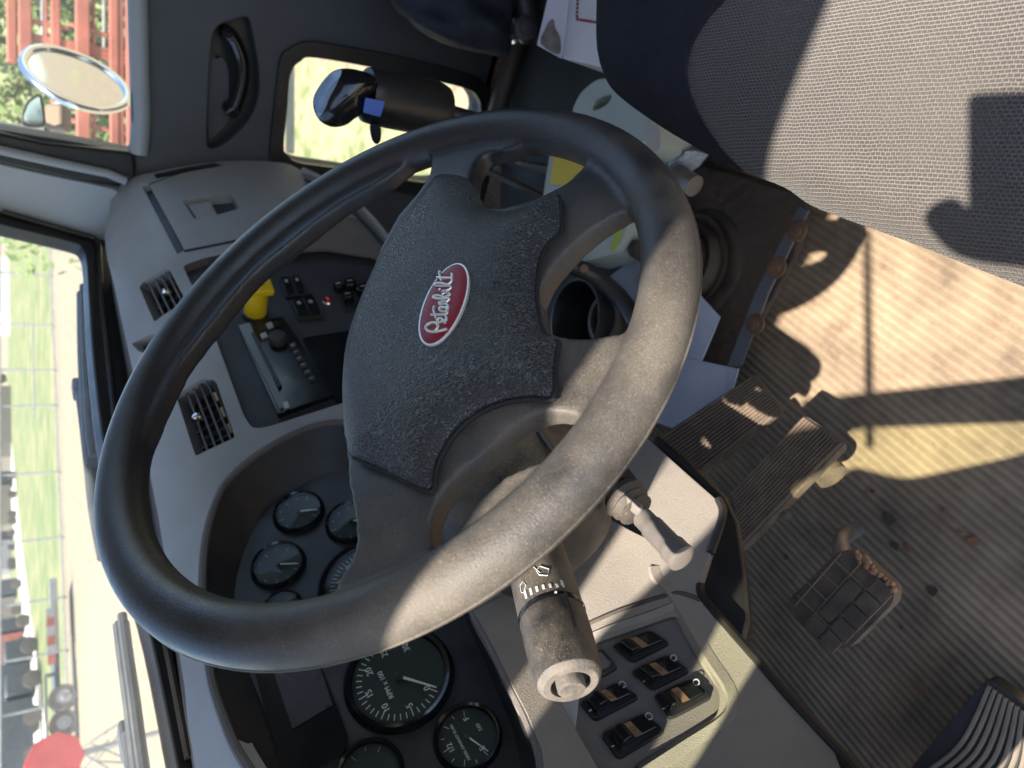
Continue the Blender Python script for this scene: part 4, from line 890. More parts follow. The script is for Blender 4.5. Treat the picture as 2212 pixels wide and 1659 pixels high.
for k in range(1, 14):
    q = k / 14; a, b = P[0].lerp(P[1], q), P[3].lerp(P[2], q); mid = (a + b) / 2 + (P[1] - P[0]).normalized() * .012
    tube('rib', cr([a.lerp(b, .04) + n * .001, mid + n * .001, a.lerp(b, .96) + n * .001], 6, False), .0026, M_ribtan, t, seg=6)
def fl(x, y, z=0): d = ray(x, y); return CAM + d * ((z - CAM.z) / d.z)
FP = plane(V((0, 0, 0)), V((0, 0, 1)), V((1, 0, 0)))
tag(patch('passenger_floor_mat', FP, U(FP, [(1108, -200), (1092, 100), (1085, 440), (1100, 640), (1180, 760), (1300, 700), (1420, 560), (1560, 300), (1600, -200)]), M_floorp, None, thick=.004, step=.1, lift=.005), 'dark green-black floor mat on the passenger side', 'floor mat')
tag(patch('transmission_cover', FP, [tuple(p) for p in rnd(U(FP, [(1440, 330), (1775, 430), (1740, 560), (1600, 800), (1545, 880), (1400, 780), (1380, 560)]), .03)], mat('brown_floor_vinyl', (.05, .036, .027), .6, bump=('noise', 28, .8, .012), dust=.7, dustcol=(.14, .09, .055), vscale=13, var=.4), None, thick=.01, step=.03, lift=.02, bevel=.008), 'brown dirty vinyl cover on the floor hump round the shift boot', 'floor cover')
st = [(1758, 452), (1778, 462), (1690, 640), (1632, 790), (1598, 800), (1660, 640)]
ts = thing('threshold_strip', fl(1680, 620, .03), 'grey metal strip with rusty bolts at the edge of the brown floor cover', 'metal strip')
patch('strip', FP, U(FP, st), mat('grey_strip', (.1, .105, .115), .4, metal=.3, dust=.5, dustcol=(.12, .085, .06), vscale=14), ts, thick=.004, step=0, lift=.034, bevel=.001)
for x, y in ((1722, 498), (1678, 578), (1632, 700)):
    lathe('bolt', fl(x, y, .034), ZU, [(.015, 0), (.014, .002), (.008, .003), (.008, .006), (0, .007)], mat('rust', (.13, .065, .035), .75, var=.3, vscale=40), ts, 20)
# debris on the mat
for i, (x, y, r_) in enumerate([(1872, 1068, .006), (1935, 1180, .008), (1962, 1184, .006), (1925, 1122, .011), (2104, 1168, .008), (2015, 1276, .009), (2226, 1170, .005), (1700, 1200, .006), (1990, 1490, .008), (1950, 1355, .004), (2075, 1150, .004), (1885, 1060, .004), (2045, 1105, .005)]):
    p = fl(x, y); pts = [(r_ * random.uniform(.5, 1.1) * math.cos(k), r_ * random.uniform(.4, .9) * math.sin(k)) for k in np.linspace(0, 6.28, 9)[:-1]]
    pt_ = plane(p, ZU, V((1, 0, 0)))
    FL_ = ['mud flake by the brake pedal tip', 'dark mud flake right of the brake pedal', 'dark mud flake beside its twin right of the pedal', 'largest reddish flake near the brake pedal', 'reddish flake at the edge of the sunlit patch', 'dark flake right of the square pedal', 'tiny flake near the right edge of the mat', 'dark flake between brake and square pedal', 'brown flake near the foot rest', 'small flake below the square pedal', 'tiny flake under the sunlit patch', 'tiny flake nearest the brake pedal end', 'flake midway between sunlit patch and square pedal']
    tag(patch('mud_flake', pt_, pts, mat('mud%d' % (i % 2), ((.17, .075, .04), (.05, .035, .025))[i % 2], .9), None, thick=.001, step=0, lift=.0028, bevel=.0005), FL_[i], 'mud flake', 'mud flakes on the floor mat')

# ================================================================== GEAR SHIFTER
shf = thing('gear_shifter', fl(1560, 440), 'black gear shifter with blue range button and folded rubber boot', 'gear shifter')
def near(x, y, X): d = ray(x, y); return CAM + d * ((X - CAM.x) / d.x)
SX = .42
hc = near(735, 212, SX)
s3 = plane(hc, (CAM - hc).normalized() , V((0, 0, 1)))
hd = [(723, 152), (756, 148), (800, 160), (816, 185), (800, 215), (796, 236), (767, 256), (745, 271), (716, 274), (690, 260), (677, 232), (679, 205), (700, 172)]
patch('knob_head', off(s3, .018), [tuple(p) for p in cr(U(off(s3, .018), hd), 4)], M_gloss, shf, thick=.04, step=.006, prof=lambda d: .016 * (1 - math.exp(-d / .010)), bevel=.004, seg=3, ang=80)
patch('shift_plate', off(s3, .020), [tuple(p) for p in cr(U(off(s3, .020), [(722, 156), (738, 153), (730, 176), (716, 205), (704, 232), (690, 250), (680, 228), (684, 198), (702, 172)]), 4)], M_knobblue, shf, thick=.012, step=.006, lift=.010, prof=lambda d: .006 * (1 - math.exp(-d / .005)))
g0 = near(790, 205, SX) ; g1 = near(958, 240, SX - .0)
tube('grip', cr([g0, g0.lerp(g1, .3), g0.lerp(g1, .7), g1], 4, False), [.030, .031, .032, .032, .0325, .0325, .0325, .0325, .0325, .0325, .0325, .031, .029], M_rub, shf, seg=28)
bq = off(s3, .038)
patch('range_button', bq, [tuple(p) for p in rnd(U(bq, [(789, 211), (832, 219), (822, 253), (784, 243)]), .002)], M_blue, shf, thick=.02, step=0, bevel=.002)
tq = off(s3, .01)
patch('splitter_trigger', tq, [tuple(p) for p in cr(U(tq, [(800, 268), (821, 272), (823, 300), (814, 312), (803, 300)]), 3)], M_gloss, shf, thick=.012, step=0, bevel=.002)
bt = fl(1500, 398, .05)
tube('shift_rod', cr([g1, g1.lerp(bt, .35), g1.lerp(bt, .7), bt], 4, False), .010, M_rub, shf, seg=12)
bo0 = fl(1600, 470, .02)
def ell3(c, a, b, e1, e2): return [c + e1 * a * math.cos(k * .2244) + e2 * b * math.sin(k * .2244) for k in range(28)]
prev = None
rings = []
for i, (k, h) in enumerate([(1.25, 0), (1.2, .012), (.98, .008), (1.08, .022), (.84, .018), (.95, .034), (.70, .030), (.80, .046), (.56, .042), (.64, .058), (.42, .056), (.46, .072), (.28, .078), (.22, .10)]):
    rings.append(ell3(V((.29, .0, .015)) + V((.0, -.0, 1)) * h + V((.5, .05, 0)) * h, .062 * k * (1 + .09 * math.sin(i * 2.1)), .066 * k * (1 + .07 * math.cos(i * 1.7)), V((1, 0, 0)), V((0, 1, 0))))
vs_ = [p for r_ in rings for p in r_]; F = []
for i in range(len(rings) - 1):
    for k in range(28): j = (k + 1) % 28; F.append((i * 28 + k, i * 28 + j, (i + 1) * 28 + j, (i + 1) * 28 + k))
F.append(tuple((len(rings) - 1) * 28 + k for k in range(28)))
mesh('shift_boot', vs_, F, M_boot, shf, ang=80)
rod = cr([fl(1462, 378, .12), fl(1500, 402, .12)], 2, False)
tube('boot_collar', rod, .015, M_steel, shf, seg=16)
# air lines
ca = [near(1050, 370, .75), near(1120, 400, .65), near(1180, 430, .6), near(1240, 470, .5)]
tag(tube('brown_air_line', cr(ca, 6, False), .006, M_cable, None, seg=10), 'thin brown air line curving above the mat, lower of two', 'hose')
ca = [near(1080, 335, .8), near(1130, 355, .7), near(1200, 368, .6), near(1280, 376, .5), near(1400, 385, .42), near(1490, 398, .4)]
tag(tube('black_air_line', cr(ca, 6, False), .008, M_cable, None, seg=10), 'thick dark air line crossing the yellow jug label', 'hose')

# ================================================================== LOOSE ITEMS
def slab(name, quad, z, th, m, label, cat, rr=.004, par=None):
    s_ = plane(V((0, 0, z)), V((0, 0, 1)), V((1, 0, 0)))
    o = patch(name, s_, [tuple(p) for p in rnd(U(s_, quad), rr)], m, par, thick=th, step=0, bevel=min(.003, th * .3))
    if label: tag(o, label, cat)
    return o
# oil jug lying under the seat edge
jug = thing('oil_jug', fl(1270, 440, .1), 'pale plastic oil jug with yellow label, lying behind the wheel', 'jug')
s_ = plane(V((0, 0, .13)), V((0, 0, 1)), V((1, 0, 0)))
jq = [(1188, 325), (1300, 330), (1372, 420), (1348, 515), (1327, 548), (1236, 572), (1160, 520), (1172, 430)]
patch('jug_body', s_, [tuple(p) for p in rnd(U(s_, jq), .012)], M_jug, jug, thick=.08, step=.02, bevel=.012, seg=3)
patch('label_band', s_, [tuple(p) for p in rnd(U(s_, [(1198, 334), (1296, 338), (1318, 370), (1262, 405), (1190, 398)]), .002)], M_jugl, jug, thick=.001, step=0, lift=.0015)
patch('label_panel', s_, [tuple(p) for p in rnd(U(s_, [(1190, 400), (1255, 408), (1228, 445), (1184, 440)]), .002)], M_grey, jug, thick=.001, step=0, lift=.0015)
patch('label_edge', s_, [tuple(p) for p in rnd(U(s_, [(1340, 478), (1352, 470), (1340, 520), (1326, 544), (1318, 536)]), .001)], mat('green_yellow_label', (.4, .45, .05), .5), jug, thick=.001, step=0, lift=.0015)
jg2 = thing('white_jug', fl(1330, 240, .2), 'milky white jug with moulded handle beside the seat cushion', 'jug')
s_ = plane(V((0, 0, .2)), V((0, 0, 1)), V((1, 0, 0)))
ju = [tuple(p) for p in cr(U(s_, [(1236, 250), (1245, 215), (1263, 190), (1297, 169), (1340, 180), (1400, 240), (1398, 285), (1380, 320), (1330, 335), (1260, 300)]), 4)]
jh = [tuple(p) for p in cr(U(s_, [(1279, 234), (1290, 214), (1318, 205), (1312, 222), (1290, 236)]), 4)]
patch('jug_body', s_, ju, M_jug, jg2, holes=[jh], thick=.09, step=.012, bevel=.012, seg=3)
patch('jug_label', s_, [tuple(p) for p in rnd(U(s_, [(1394, 262), (1426, 275), (1428, 320), (1400, 340)]), .003)], mat('card_label', (.45, .4, .36), .7), jg2, thick=.001, step=0, lift=.0015)
# crumpled clear bag
rg = random.Random(3); sbp = plane(V((0, 0, .12)), V((0, 0, 1)), V((1, 0, 0)))
tag(patch('crumpled_bag', sbp, U(sbp, [(1398, 300), (1430, 275), (1500, 325), (1480, 350), (1450, 372), (1420, 350)]), mat('plastic_bag', (.4, .42, .46), .25, bump=('noise', 60, 1, .01)), None, thick=.03, step=.008, zf=lambda u, v: rg.uniform(-.012, .012), smooth=False), 'crumpled translucent plastic bag beside the seat and jug', 'bag')
# carton upper edge of frame
s_ = plane(V((0, 0, .22)), V((0, 0, 1)), V((1, 0, 0)))
ct = thing('white_carton', fl(1250, 60, .22), 'white carton with photo print and red dotted line beside the seat', 'box')
patch('carton_top', s_, U(s_, [(1224, -60), (1330, -60), (1330, 150), (1297, 144), (1214, 126)]), M_box, ct, thick=.15, step=0, bevel=.002)
sd_ = plane(s_.hit(1214, 126), V((-.75, .25, .45)), V((0, 1, 0)))
patch('carton_side', sd_, U(sd_, [(1212, -60), (1236, -60), (1214, 126), (1160, 96), (1196, -60)]), mat('printed_side', (.5, .5, .62), .4, var=.1), ct, thick=.004, step=0, lift=.003)
patch('side_photo', sd_, [tuple(p) for p in cr(U(sd_, [(1168, 92), (1178, 60), (1186, 45), (1196, 40), (1200, 60), (1210, 80), (1208, 116)]), 3)], mat('photo_print', (.13, .115, .11), .4, var=.5, vscale=60), ct, thick=.001, step=0, lift=.0045)
for p0, p1 in (((1250, -20), (1247, 42)), ((1247, 42), (1297, 50))):
    for k in range(7):
        a = s_.hit(*(V(p0).lerp(V(p1), k / 7))); b = s_.hit(*(V(p0).lerp(V(p1), (k + .55) / 7))); tube('red_dash', [a + ZU * .001, b + ZU * .001], .0018, M_redsign, ct, seg=6)
# papers
def paper(quad, z, lab, zf=0, txt=True):
    s_ = plane(V((0, 0, z)), V((0, .1, 1)), V((1, 0, 0)))
    o = patch('paper_sheet', s_, U(s_, quad), M_paper, None, thick=.0008, step=.02, zf=lambda u, v: .004 * math.sin(u * 30 + v * 13)); tag(o, lab, 'paper'); o['group'] = 'papers on the floor'
    return o
paper([(1290, 620), (1386, 541), (1470, 590), (1556, 685), (1516, 782), (1380, 800)], .05, 'upper white paper sheet on the floor behind the rim')
paper([(1400, 760), (1483, 773), (1594, 797), (1583, 838), (1453, 925), (1380, 900)], .054, 'lower white paper sheet touching the ribbed accelerator pedal')
# holder ring and dark cup under the wheel hub
cup = thing('cup_holder', fl(1262, 690, .1), 'black cup holder with dull bronze ring seen through the wheel', 'cup holder')
lathe('cup', fl(1240, 690, .1), V((.1, 0, 1)), [(.06, -.08), (.07, 0), (.066, .001), (.055, -.07), (0, -.075)], M_blk, cup, 36)
lathe('ring', fl(1310, 690, .08), V((.1, 0, 1)), [(.033, -.004), (.042, 0), (.042, .006), (.033, .008), (.031, 0)], mat('bronze_ring', (.1, .06, .04), .5), cup, 36)
arm_ = cr([near(1232, 572, .42), near(1290, 600, .4), near(1345, 650, .35), near(1375, 700, .3)], 6, False)
tube('holder_arm', arm_, [.014] * len(arm_), M_blk, cup, seg=14)
lathe('arm_screw', near(1258, 583, .41) + V((-.012, -.006, .008)), V((-.5, -.3, .8)), [(.007, 0), (.006, .004), (0, .005)], M_brz, cup, 14)
# jacket hanging over the passenger seat edge
JP = plane(near(1000, 40, .80), V((-.85, -.2, .5)), V((0, 1, 0)))
ju = [tuple(p) for p in cr(U(JP, [(835, -80), (850, 4), (872, 22), (906, 55), (961, 84), (1010, 97), (1052, 106), (1089, 112), (1104, 102), (1100, 60), (1110, -80)]), 4)]
rg = random.Random(11)
tag(patch('dark_jacket', JP, ju, M_jacket, None, thick=.05, step=.012, prof=lambda d: .03 * (1 - math.exp(-d / .03)), zf=lambda u, v: .010 * math.sin(70 * u + 25 * v) + .006 * math.sin(40 * v - 90 * u), bevel=.006, ang=80), 'dark navy jacket draped at the edge of the passenger seat', 'jacket')
ps = thing('passenger_seat_frame', near(1140, 30, .78), 'dark steel passenger seat frame with bolt beside the white carton', 'seat frame')
tube('seat_post', cr([near(1100, -120, .85), near(1135, 20, .8), near(1150, 75, .8)], 3, False), .028, M_blk, ps, seg=16)
lathe('frame_bolt', near(1136, 60, .76), V((-.9, -.1, .4)), [(.02, -.01), (.02, 0), (.012, .002), (.012, .010), (0, .011)], M_blk, ps, 18)
lathe('chrome_cap', near(1107, 86, .78), V((-.9, -.1, .4)), [(.009, 0), (.007, .006), (0, .008)], M_chrome, ps, 14)

# ================================================================== OUTSIDE
GZ = -1.35
gr = [(-400, -400), (600, -400), (600, 700), (-400, 700)]
tag(mesh('ground', [V((x, y, GZ)) for x, y in gr] , [(0, 1, 2, 3)], M_gravel), kind='structure')
def gp(x, y): d = ray(x, y); return CAM + d * ((GZ - CAM.z) / d.z)
# camera looks along azimuth 60 deg; the fence and field boundary run across the view
fa, fb = gp(112, 500), gp(160, 1659)
fd = (fb - fa).normalized(); fnrm = V((-fd.y, fd.x, 0)); fnrm = fnrm if fnrm.dot(FH) > 0 else -fnrm
F0 = fa - fd * 150; F1 = fb + fd * 150
def strip(name, a, b, z, m, kind='structure'):
    return tag(mesh(name, [V((*(F0 + fnrm * a).xy, z)), V((*(F1 + fnrm * a).xy, z)), V((*(F1 + fnrm * b).xy, z)), V((*(F0 + fnrm * b).xy, z))], [(0, 1, 2, 3)], m), kind=kind)
fld = strip('field', 1.5, 140, GZ + .02, M_grass)
rd0, rd1 = gp(22, 1040), gp(60, 1500)
tag(mesh('road', [V((*p.xy, GZ + .04)) for p in (gp(14, 900), gp(20, 900), gp(48, 1180), gp(112, 1659), gp(135, 1850), gp(100, 1850), gp(80, 1659), gp(26, 1100))], [(0, 1, 2, 3, 4, 5, 6, 7)], M_road), kind='structure')
fence = thing('pipe_fence', (F0 + F1) / 2, 'tall grey pipe fence with rails in front of the green field', 'fence')
posts_px = [380, 490, 597, 704, 800, 876, 1019, 1160, 1289, 1404, 1514, 1640, 1780]
for y in posts_px:
    t = (y - 500) / 1159; b = gp(112 + 48 * t, y); tube('fence_post', [V((*b.xy, GZ)), V((*b.xy, GZ + 2.15))], .045, M_pipe, fence, seg=8)
p0 = gp(107, 380); p1 = gp(166, 1800)
for h, r_ in ((2.12, .05), (.12, .035)): tube('fence_rail', [V((*p0.xy, GZ + h)), V((*p1.xy, GZ + h))], r_, M_pipe, fence, seg=8)
pm0, pm1 = gp(126, 704), gp(132, 900)
tube('fence_rail', [V((*pm0.xy, GZ + .95)), V((*pm1.xy, GZ + .95))], .03, M_pipe, fence, seg=8)
# far trucks, cabins and trees beyond the field
rgn = random.Random(5)
def truck(x, y, L, H, mcol, lab, cat='truck'):
    b = gp(x, y); b.z = GZ; t = thing('far_truck', b, lab, cat, 'vehicles beyond the road'); e = fd; n2 = fnrm
    box('cargo_body', b + e * L * .12 + ZU * (H * .58), e * L * .36, n2 * 1.1, ZU * H * .38, mcol, t, bevel=.08)
    box('cab', b - e * L * .38 + ZU * (H * .45), e * L * .11, n2 * 1.0, ZU * H * .32, M_lamp, t, bevel=.15)
    for k in (-.4, -.05, .3, .42): lathe('wheel', b + e * L * k - n2 * 1.1 + ZU * .5, n2, [(0, -.12), (.3, -.12), (.5, -.1), (.5, .2), (0, .2)], M_tyre, t, 20)
M_tan = mat('tan_paint', (.16, .14, .11), .6); M_bluep = mat('blue_paint', (.1, .25, .36), .5); M_gpaint = mat('grey_paint', (.22, .22, .22), .5)
truck(36, 1080, 8, 3, M_tan, 'tan far truck at the right end of the row beyond the road'); truck(34, 1190, 6, 2.6, M_gpaint, 'grey far truck second in the row beyond the road')
truck(48, 1330, 8, 3.2, M_tan, 'long tan far truck in the middle of the row near the road'); truck(66, 1400, 5, 2.6, M_rust, 'rusty red far container truck before the dark tractors')
truck(84, 1480, 6, 2.4, M_lamp, 'dark far tractor unit right of the last one'); truck(92, 1560, 6, 2.4, M_lamp, 'dark far tractor unit left end of the row')
for x, y, h_, m, l in ((30, 1620, 5.5, M_bluep, 'pale blue sheet metal shed behind the dark trucks'), (24, 930, 4, M_tan, 'low tan building at the far edge of the field'), (20, 640, 4, M_white_paint, 'small white building far beyond the fence')):
    b = gp(x, y); b.z = GZ; t = thing('far_building', b, l, 'building')
    box('wall', b + ZU * h_ / 2, fd * h_ * 1.8, fnrm * 4, ZU * h_ / 2, m, t); mesh('roof', [b + ZU * h_ + fd * h_ * 1.9 * i + fnrm * 4.3 * j for i, j in ((-1, -1), (1, -1), (1, 1), (-1, 1))] + [b + ZU * (h_ + 1.4) + fd * h_ * 1.9 * i for i in (-1, 1)], [(0, 1, 5, 4), (2, 3, 4, 5), (0, 4, 3), (1, 2, 5), (0, 3, 2, 1)], M_gpaint, t, smooth=False)
def bush(name, c, rx, rz, n, m, lab, cat, group=None, leaf=.12, seed=1, trunk=True):
    r_ = random.Random(seed); t = thing(name, c, lab, cat, group); vs_, F = [], []
    lob = [(V((r_.uniform(-1, 1) * rx * .6, r_.uniform(-1, 1) * rx * .6, rz * (.5 + r_.uniform(-.3, .35)))), r_.uniform(.3, .6)) for _ in range(9)]
    for i in range(n):
        l, s_ = lob[i % 9]; d = V((r_.gauss(0, 1), r_.gauss(0, 1), r_.gauss(0, 1))).normalized() * (r_.random() ** .4)
        p = c + l + V((d.x * rx * s_, d.y * rx * s_, d.z * rz * .45 * s_ * 1.6)); a = V((r_.gauss(0, 1), r_.gauss(0, 1), r_.gauss(0, 1))).normalized(); b_ = a.orthogonal().normalized()
        q = leaf * r_.uniform(.6, 1.3); k = len(vs_); vs_ += [p - a * q, p + b_ * q * .5, p + a * q, p - b_ * q * .5]; F.append((k, k + 1, k + 2, k + 3))
    mesh('crown', vs_, F, m, t, smooth=False)
    if trunk:
        tube('trunk', [c - ZU * .02, c + ZU * rz * .5], [.09, .03], M_rubdust, t, seg=7)
        for k in range(4): tube('limb', [c + ZU * rz * .25, c + lob[k][0]], [.04, .012], M_rubdust, t, seg=5)
for i, (x, y, s_) in enumerate([(14, 700, 1.6), (16, 820, 1.4), (22, 980, 1.6), (10, 585, 1.5)]):
    b = gp(x, y); b.z = GZ; bush('far_tree', b, 2.6 * s_ / 3, 4.5 * s_ / 3, 1500, M_leaf2, ['round tree second from right beyond the fence', 'small tree right of the tan building', 'low tree left of the tan building', 'tallest tree at the right end beyond the fence'][i], 'tree', 'trees along the far road', .32, i)
# trailer parked by the fence
tb = gp(165, 1500); tb.z = GZ
tl = thing('lowboy_trailer', tb, 'low flat trailer with twin axles and striped beam parked by the fence', 'trailer')
e = fd; n2 = fnrm
def tg(x, y): p = gp(x, y); return p
wl = [tg(168, 1500), tg(170, 1555)]
for k, c_ in enumerate(wl):
    c_ = V((*c_.xy, GZ + .42)); wq = lathe('wheel', c_, -n2, [(0, .1), (.12, .12), (.2, .08), (.22, .13), (.40, .15), (.42, .1), (.42, -.15), (0, -.15)], M_tyre, tl, 32)
    lathe('rim', c_, -n2, [(0, .17), (.05, .17), (.06, .13), (.2, .12), (.22, .14)], M_gpaint, wq, 24)
cm = (V((*wl[0].xy, GZ)) + V((*wl[1].xy, GZ))) / 2
box('fender', cm + ZU * .9, e * 1.15, n2 * .2, ZU * .03, M_lamp, tl, bevel=.02)
for sgn in (-1, 1): box('fender_end', cm + ZU * .75 + e * sgn * 1.22, e * .03 + ZU * -.0, n2 * .2, ZU * .17, M_lamp, tl, bevel=.02)
box('deck', cm - e * .8 + ZU * .55 + n2 * .9, e * 3.4, n2 * .8, ZU * .08, M_lamp, tl, bevel=.02)
bm = cm - e * 2.3 + ZU * .72
for k in range(6): box('reflector_stripe', bm + e * (k - 3) * .32 - n2 * .25, e * .16, n2 * .02, ZU * .12, M_rust if k % 2 else M_gpaint, tl)
box('hitch_beam', cm - e * 3.2 + ZU * .6 - n2 * .1, e * 1.3, n2 * .08, ZU * .12, M_gpaint, tl, bevel=.02)
gt = thing('low_barrier', V((*gp(190, 1600).xy, GZ)), 'low dark pipe barrier with crossed braces near the trailer', 'barrier')
q0, q1 = gp(180, 1370), gp(204, 1800)
tube('top_rail', [V((*q0.xy, GZ + .3)), V((*q1.xy, GZ + .3))], .03, M_lamp, gt, seg=8)
for a, b in (((197, 1612), (262, 1574)), ((197, 1616), (268, 1650)), ((208, 1655), (268, 1590)), ((205, 1655), (276, 1662))):
    A, B = gp(*a), gp(*b); tube('brace', [V((*A.xy, GZ + .3)), V((*B.xy, GZ + .3))], .02, M_lamp, gt, seg=6)
# red disc
rc = CAM + ray(118, 1642) * 8.5
rdsc = thing('red_disc_sign', rc, 'large red round disc standing at the lower left beyond the windshield', 'sign')
dn = (CAM - rc); dn.z = 0; dn = dn.normalized()
lathe('disc', rc, dn, [(0, .02), (.235, .02), (.24, .012), (.24, -.012), (0, -.014)], M_redsign, rdsc, 8, ref=V((.2, .1, 1)))
tube('sign_post', [rc - dn * .05 + ZU * .1, V((rc.x, rc.y, GZ)) - dn * .05], .03, M_pipe, rdsc, seg=8)
vg = [gp(1150, 180), gp(800, 200), gp(640, 60), gp(640, 500), gp(1000, 420)]
vc = gp(800, 250)
tag(mesh('grass_verge', [V((vc.x + a * (1 + .12 * math.sin(k * 3)), vc.y + b, GZ + .015)) for k, (a, b) in enumerate([(-2.0, -4), (-1.2, -3), (6, -4), (9, 0), (6, 5), (0, 4), (-2, 2)])], [(0, 1, 2, 3, 4, 5, 6)], M_verge), kind='structure')
# wipers outside the windshield
def wiper(blade, arm, label, off_=-.05):
    OS = Surf(lambda P: P.y - WY(P.x, P.z) + off_, WS.uv, lambda u, v: V((u, WY(u, v) - off_, v)), 1.0)
    P = cr([OS.hit(*p) for p in blade], 5, False); t = thing('windshield_wiper', P[len(P) // 2], label, 'wiper', 'windshield wipers')
    tube('blade_rubber', [p - V((0, .012, 0)) for p in P], .006, M_wiper, t, seg=8)
    ribs_ = [p + V((0, .004, 0)) for p in P]; tube('blade_frame', ribs_, .010, M_wiper, t, seg=8)
    A = cr([OS.hit(*p) + V((0, .02, 0)) for p in arm], 5, False); tube('wiper_arm', A, .011, M_wiper, t, seg=10)
    box('arm_bracket', A[0] + V((0, .01, 0)), V((.022, 0, 0)), V((0, .012, 0)), V((0, 0, .012)), M_wiper, t, bevel=.004)
wiper([(179, 630), (181, 740), (186, 850), (192, 950), (200, 1000)], [(176, 808), (184, 860), (195, 950), (210, 1080), (230, 1180)], 'wiper seen right of centre through the windshield')
wiper([(262, 1342), (272, 1420), (286, 1520), (296, 1600), (310, 1700)], [(286, 1560), (290, 1600), (305, 1700), (320, 1800)], 'dusty wiper near the lower left corner of the windshield')
# fender mirrors outside the passenger window
mc = CAM + ray(162, 172) * 2.35
mir = thing('round_mirror', mc, 'round chrome-rimmed convex mirror outside the passenger window', 'mirror')
mn = ((CAM - mc).normalized() + V((.0, -.35, .45))).normalized()
MPs = plane(mc, (CAM - mc).normalized(), ZU)
mpts = cr([MPs.hit(*p) for p in [(50, 134), (70, 108), (118, 107), (188, 129), (242, 161), (272, 196), (268, 226), (222, 238), (161, 226), (107, 199), (67, 166)]], 5)
cen = sum(mpts, V()) / len(mpts)
# tilt the ring: far and near rim get their own depth so it is a true disc
vw_ = (CAM - cen).normalized(); mj = max(mpts, key=lambda p: (p - cen).length) - cen
mnr = mj.normalized().cross(vw_)
tl_ = -1.35
mp2 = []
for p in mpts:
    k = (p - cen).dot(mnr); q = cen + (p - cen); d = (q - CAM).normalized(); mp2.append(CAM + d * ((q - CAM).length + k * tl_))
cm_ = sum(mp2, V()) / len(mp2)
tube('mirror_rim', mp2 + mp2[:2], .011, M_chrome, mir, seg=10, cap=False)
nn = (mp2[0] - cm_).cross(mp2[len(mp2) // 4] - cm_).normalized(); nn = nn if nn.dot(vw_) > 0 else -nn
vs_ = [cm_ + nn * .012]; K = len(mp2)
for t_ in (.33, .66, 1):
    for p in mp2: vs_.append(cm_ + (p - cm_) * t_ + nn * .012 * (1 - t_ * t_))
F = [(0, 1 + i, 1 + (i + 1) % K) for i in range(K)]
for r_ in range(2):
    for i in range(K): j = (i + 1) % K; F.append((1 + r_ * K + i, 1 + (r_ + 1) * K + i, 1 + (r_ + 1) * K + j, 1 + r_ * K + j))
mesh('mirror_glass', vs_, F, mat('mirror_face', (.7, .7, .68), .05, metal=1, var=.02), mir, ang=180)
mesh('mirror_back', [p - nn * .004 for p in mp2] + [cm_ - nn * .06], [(i, (i + 1) % K, K) for i in range(K)], M_rub, mir)
dv = ray(162, 172); rv = dv - nn * 2 * dv.dot(nn); hit = cm_ + rv * ((GZ - cm_.z) / rv.z) if rv.z < -.02 else cm_ + rv * 6
hit.z = GZ + .012
tag(mesh('green_bank', [hit + V((1.6 * a, 1.6 * b, 0)) for a, b in ((-1, -1), (.3, -1.3), (1.2, -.4), (1, 1), (-.2, 1.2), (-1.2, .5))], [(0, 1, 2, 3, 4, 5)], M_verge), kind='structure')
tube('mirror_stem', [cm_ - nn * .05, CAM + ray(118, 238) * 2.45, CAM + ray(128, 300) * 2.5, CAM + ray(140, 400) * 2.6], .015, M_gpaint, mir, seg=8)
M_ms = plane(CAM + ray(70, 240) * 2.0, (CAM - (CAM + ray(70, 240) * 2.0)).normalized(), ZU)
m2 = thing('square_mirror', M_ms.o, 'small dark-backed square mirror below the round mirror', 'mirror')
patch('mirror_housing', M_ms, [tuple(p) for p in cr(U(M_ms, [(48, 268), (50, 238), (62, 215), (85, 204), (92, 215), (99, 262), (92, 274), (70, 276)]), 3)], M_rub, m2, thick=.03, step=0, bevel=.005)
patch('mirror_face', M_ms, [tuple(p) for p in cr(U(M_ms, [(53, 264), (56, 238), (66, 220), (83, 210), (87, 220), (93, 258), (86, 268)]), 3)], mat('blue_mirror', (.45, .55, .62), .08, metal=1), m2, thick=.001, step=0, lift=.003)
tube('mirror_bracket', [CAM + ray(95, 278) * 2.05, CAM + ray(60, 283) * 2.05, CAM + ray(-30, 270) * 2.05], .012, M_gpaint, m2, seg=8)
mk = thing('marker_lamp', CAM + ray(130, 262) * 2.1, 'dull brown marker lamp on the mirror bracket', 'lamp')
box('lamp_body', CAM + ray(126, 256) * 2.1, RT * .03, UP * .022, FW * .02, mat('brown_lamp', (.2, .14, .09), .5), mk, bevel=.008)
# red steel rack beside the truck
rk = thing('red_steel_rack', V((7, -2.5, GZ)), 'tall rust-red steel pipe rack standing beside the truck', 'steel rack')
D_ = 6.0
def rp3(x, y, t=D_): return CAM + ray(x, y) * t / ray(x, y).dot(FH)
def beam(a, b, wd, m=M_rust, t=D_): 
    A, B = rp3(*a, t), rp3(*b, t); d = (B - A).normalized(); s_ = d.cross(FH).normalized(); box('beam', (A + B) / 2, (B - A) / 2, s_ * wd, FH * wd, m, rk, bevel=.01)
for x, wd in ((22, .03), (51, .04), (96, .012), (118, .03), (176, .045), (200, .012), (243, .03), (258, .02), (280, .035)): beam((x, -260), (x + 4, 340 if x > 100 else 135), wd)
for a, b in (((30, 38), (150, 62)), ((60, 75), (300, 122)), ((62, 82), (300, 132)), ((150, 52), (235, 78)), ((100, 95), (290, 140)), ((120, 250), (300, 300)), ((180, 215), (290, 235))): beam(a, b, .016)
for x in (92, 165, 225): beam((x, -200), (x, 120), .012, M_gpaint, D_ + .3)
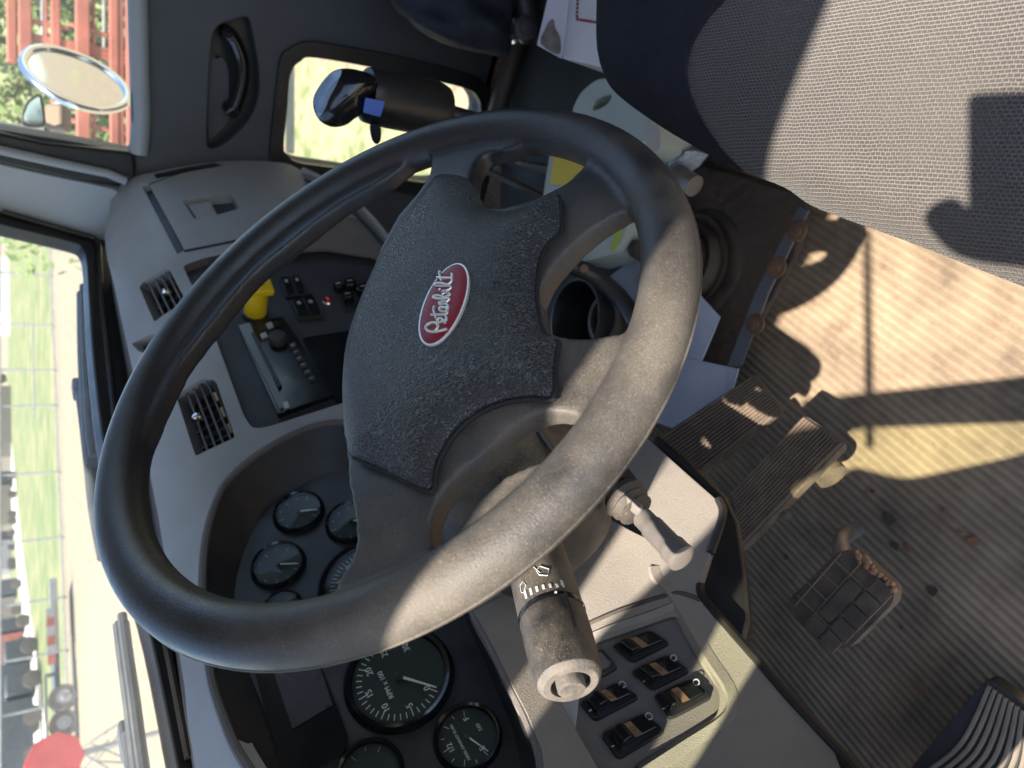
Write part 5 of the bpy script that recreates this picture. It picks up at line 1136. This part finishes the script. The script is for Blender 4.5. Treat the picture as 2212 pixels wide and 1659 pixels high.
# shrubs and bank beyond
for i, (x, y, d_, s_) in enumerate([(20, 190, 9, .8), (60, 225, 9, .7), (-20, 60, 12, 1.3), (90, 60, 14, 1.6), (40, 110, 16, .6), (130, -60, 15, 1.8)]):
    p = rp3(x, y, d_); b = V((p.x, p.y, GZ)); h_ = min(max(1.2, p.z - GZ + .5) * 1.1, 3.2)
    bush('shrub', b, h_ * .75, h_, 2600, M_leaf if i % 2 else M_leaf2, ['scrubby green shrub beside the round mirror', 'green shrub behind the square mirror', 'tall shrub at the upper edge of the window', 'broad shrub behind the red rack', 'shrub seen just above the round mirror', 'farthest tree behind the red rack'][i], 'shrub', 'shrubs beside the yard', .07, 20 + i)
# long green bank on the passenger side
bk = strip('bank', 0, 1, GZ, M_grass); bpy.data.objects.remove(bk)

# ================================================================== the phone that takes the picture, and the hand that holds it
def cf(f, u, r_): return CAM + FW * f + UP * u + RT * r_
ph = thing('phone', cf(-.01, -.05, -.016), 'black smartphone held up at the open driver side', 'phone')
box('phone_body', cf(-.0115, -.055, -.018), UP * .074, RT * .0365, FW * .004, M_gloss, ph, bevel=.003, seg=3)
M_skin = mat('skin', (.35, .19, .13), .5, bump=('noise', 300, .3, .0005))
pts = [cf(-.30, -.30, -.30), cf(-.12, -.13, -.12), cf(-.05, -.075, -.080), cf(-.032, -.045, -.070)]
rad = [.042, .028, .034, .030]; ed = [(0, 1), (1, 2), (2, 3)]
def finger(root, P, rr):
    k = root
    for p, q in zip(P, rr): pts.append(p); rad.append(q); ed.append((k, len(pts) - 1)); k = len(pts) - 1
finger(3, [cf(-.03, -.015, -.068), cf(-.012, .022, -.066), cf(-.002, .034, -.040)], [.014, .014, .012])
finger(3, [cf(-.03, -.035, -.066), cf(-.006, -.030, -.062), cf(.001, -.028, -.050)], [.011, .0095, .008])
finger(2, [cf(-.03, -.060, -.066), cf(-.006, -.055, -.062), cf(.001, -.053, -.050)], [.011, .0095, .008])
finger(2, [cf(-.03, -.085, -.066), cf(-.008, -.080, -.062), cf(.001, -.078, -.052)], [.010, .0085, .007])
finger(2, [cf(-.045, -.10, -.05), cf(-.03, -.085, -.03), cf(-.02, -.07, -.012)], [.014, .011, .009])
me = bpy.data.meshes.new('person'); me.from_pydata([tuple(p) for p in pts], ed, []); me.materials.append(M_skin)
po = bpy.data.objects.new('person', me); C.objects.link(po)
po.modifiers.new('skin', 'SKIN')
for i, q in enumerate(rad): me.skin_vertices[0].data[i].radius = (q, q)
me.skin_vertices[0].data[2].use_root = True
m = po.modifiers.new('sub', 'SUBSURF'); m.levels = 2; m.render_levels = 2
tag(po, 'hand and bare forearm reaching in to hold the phone', 'person')
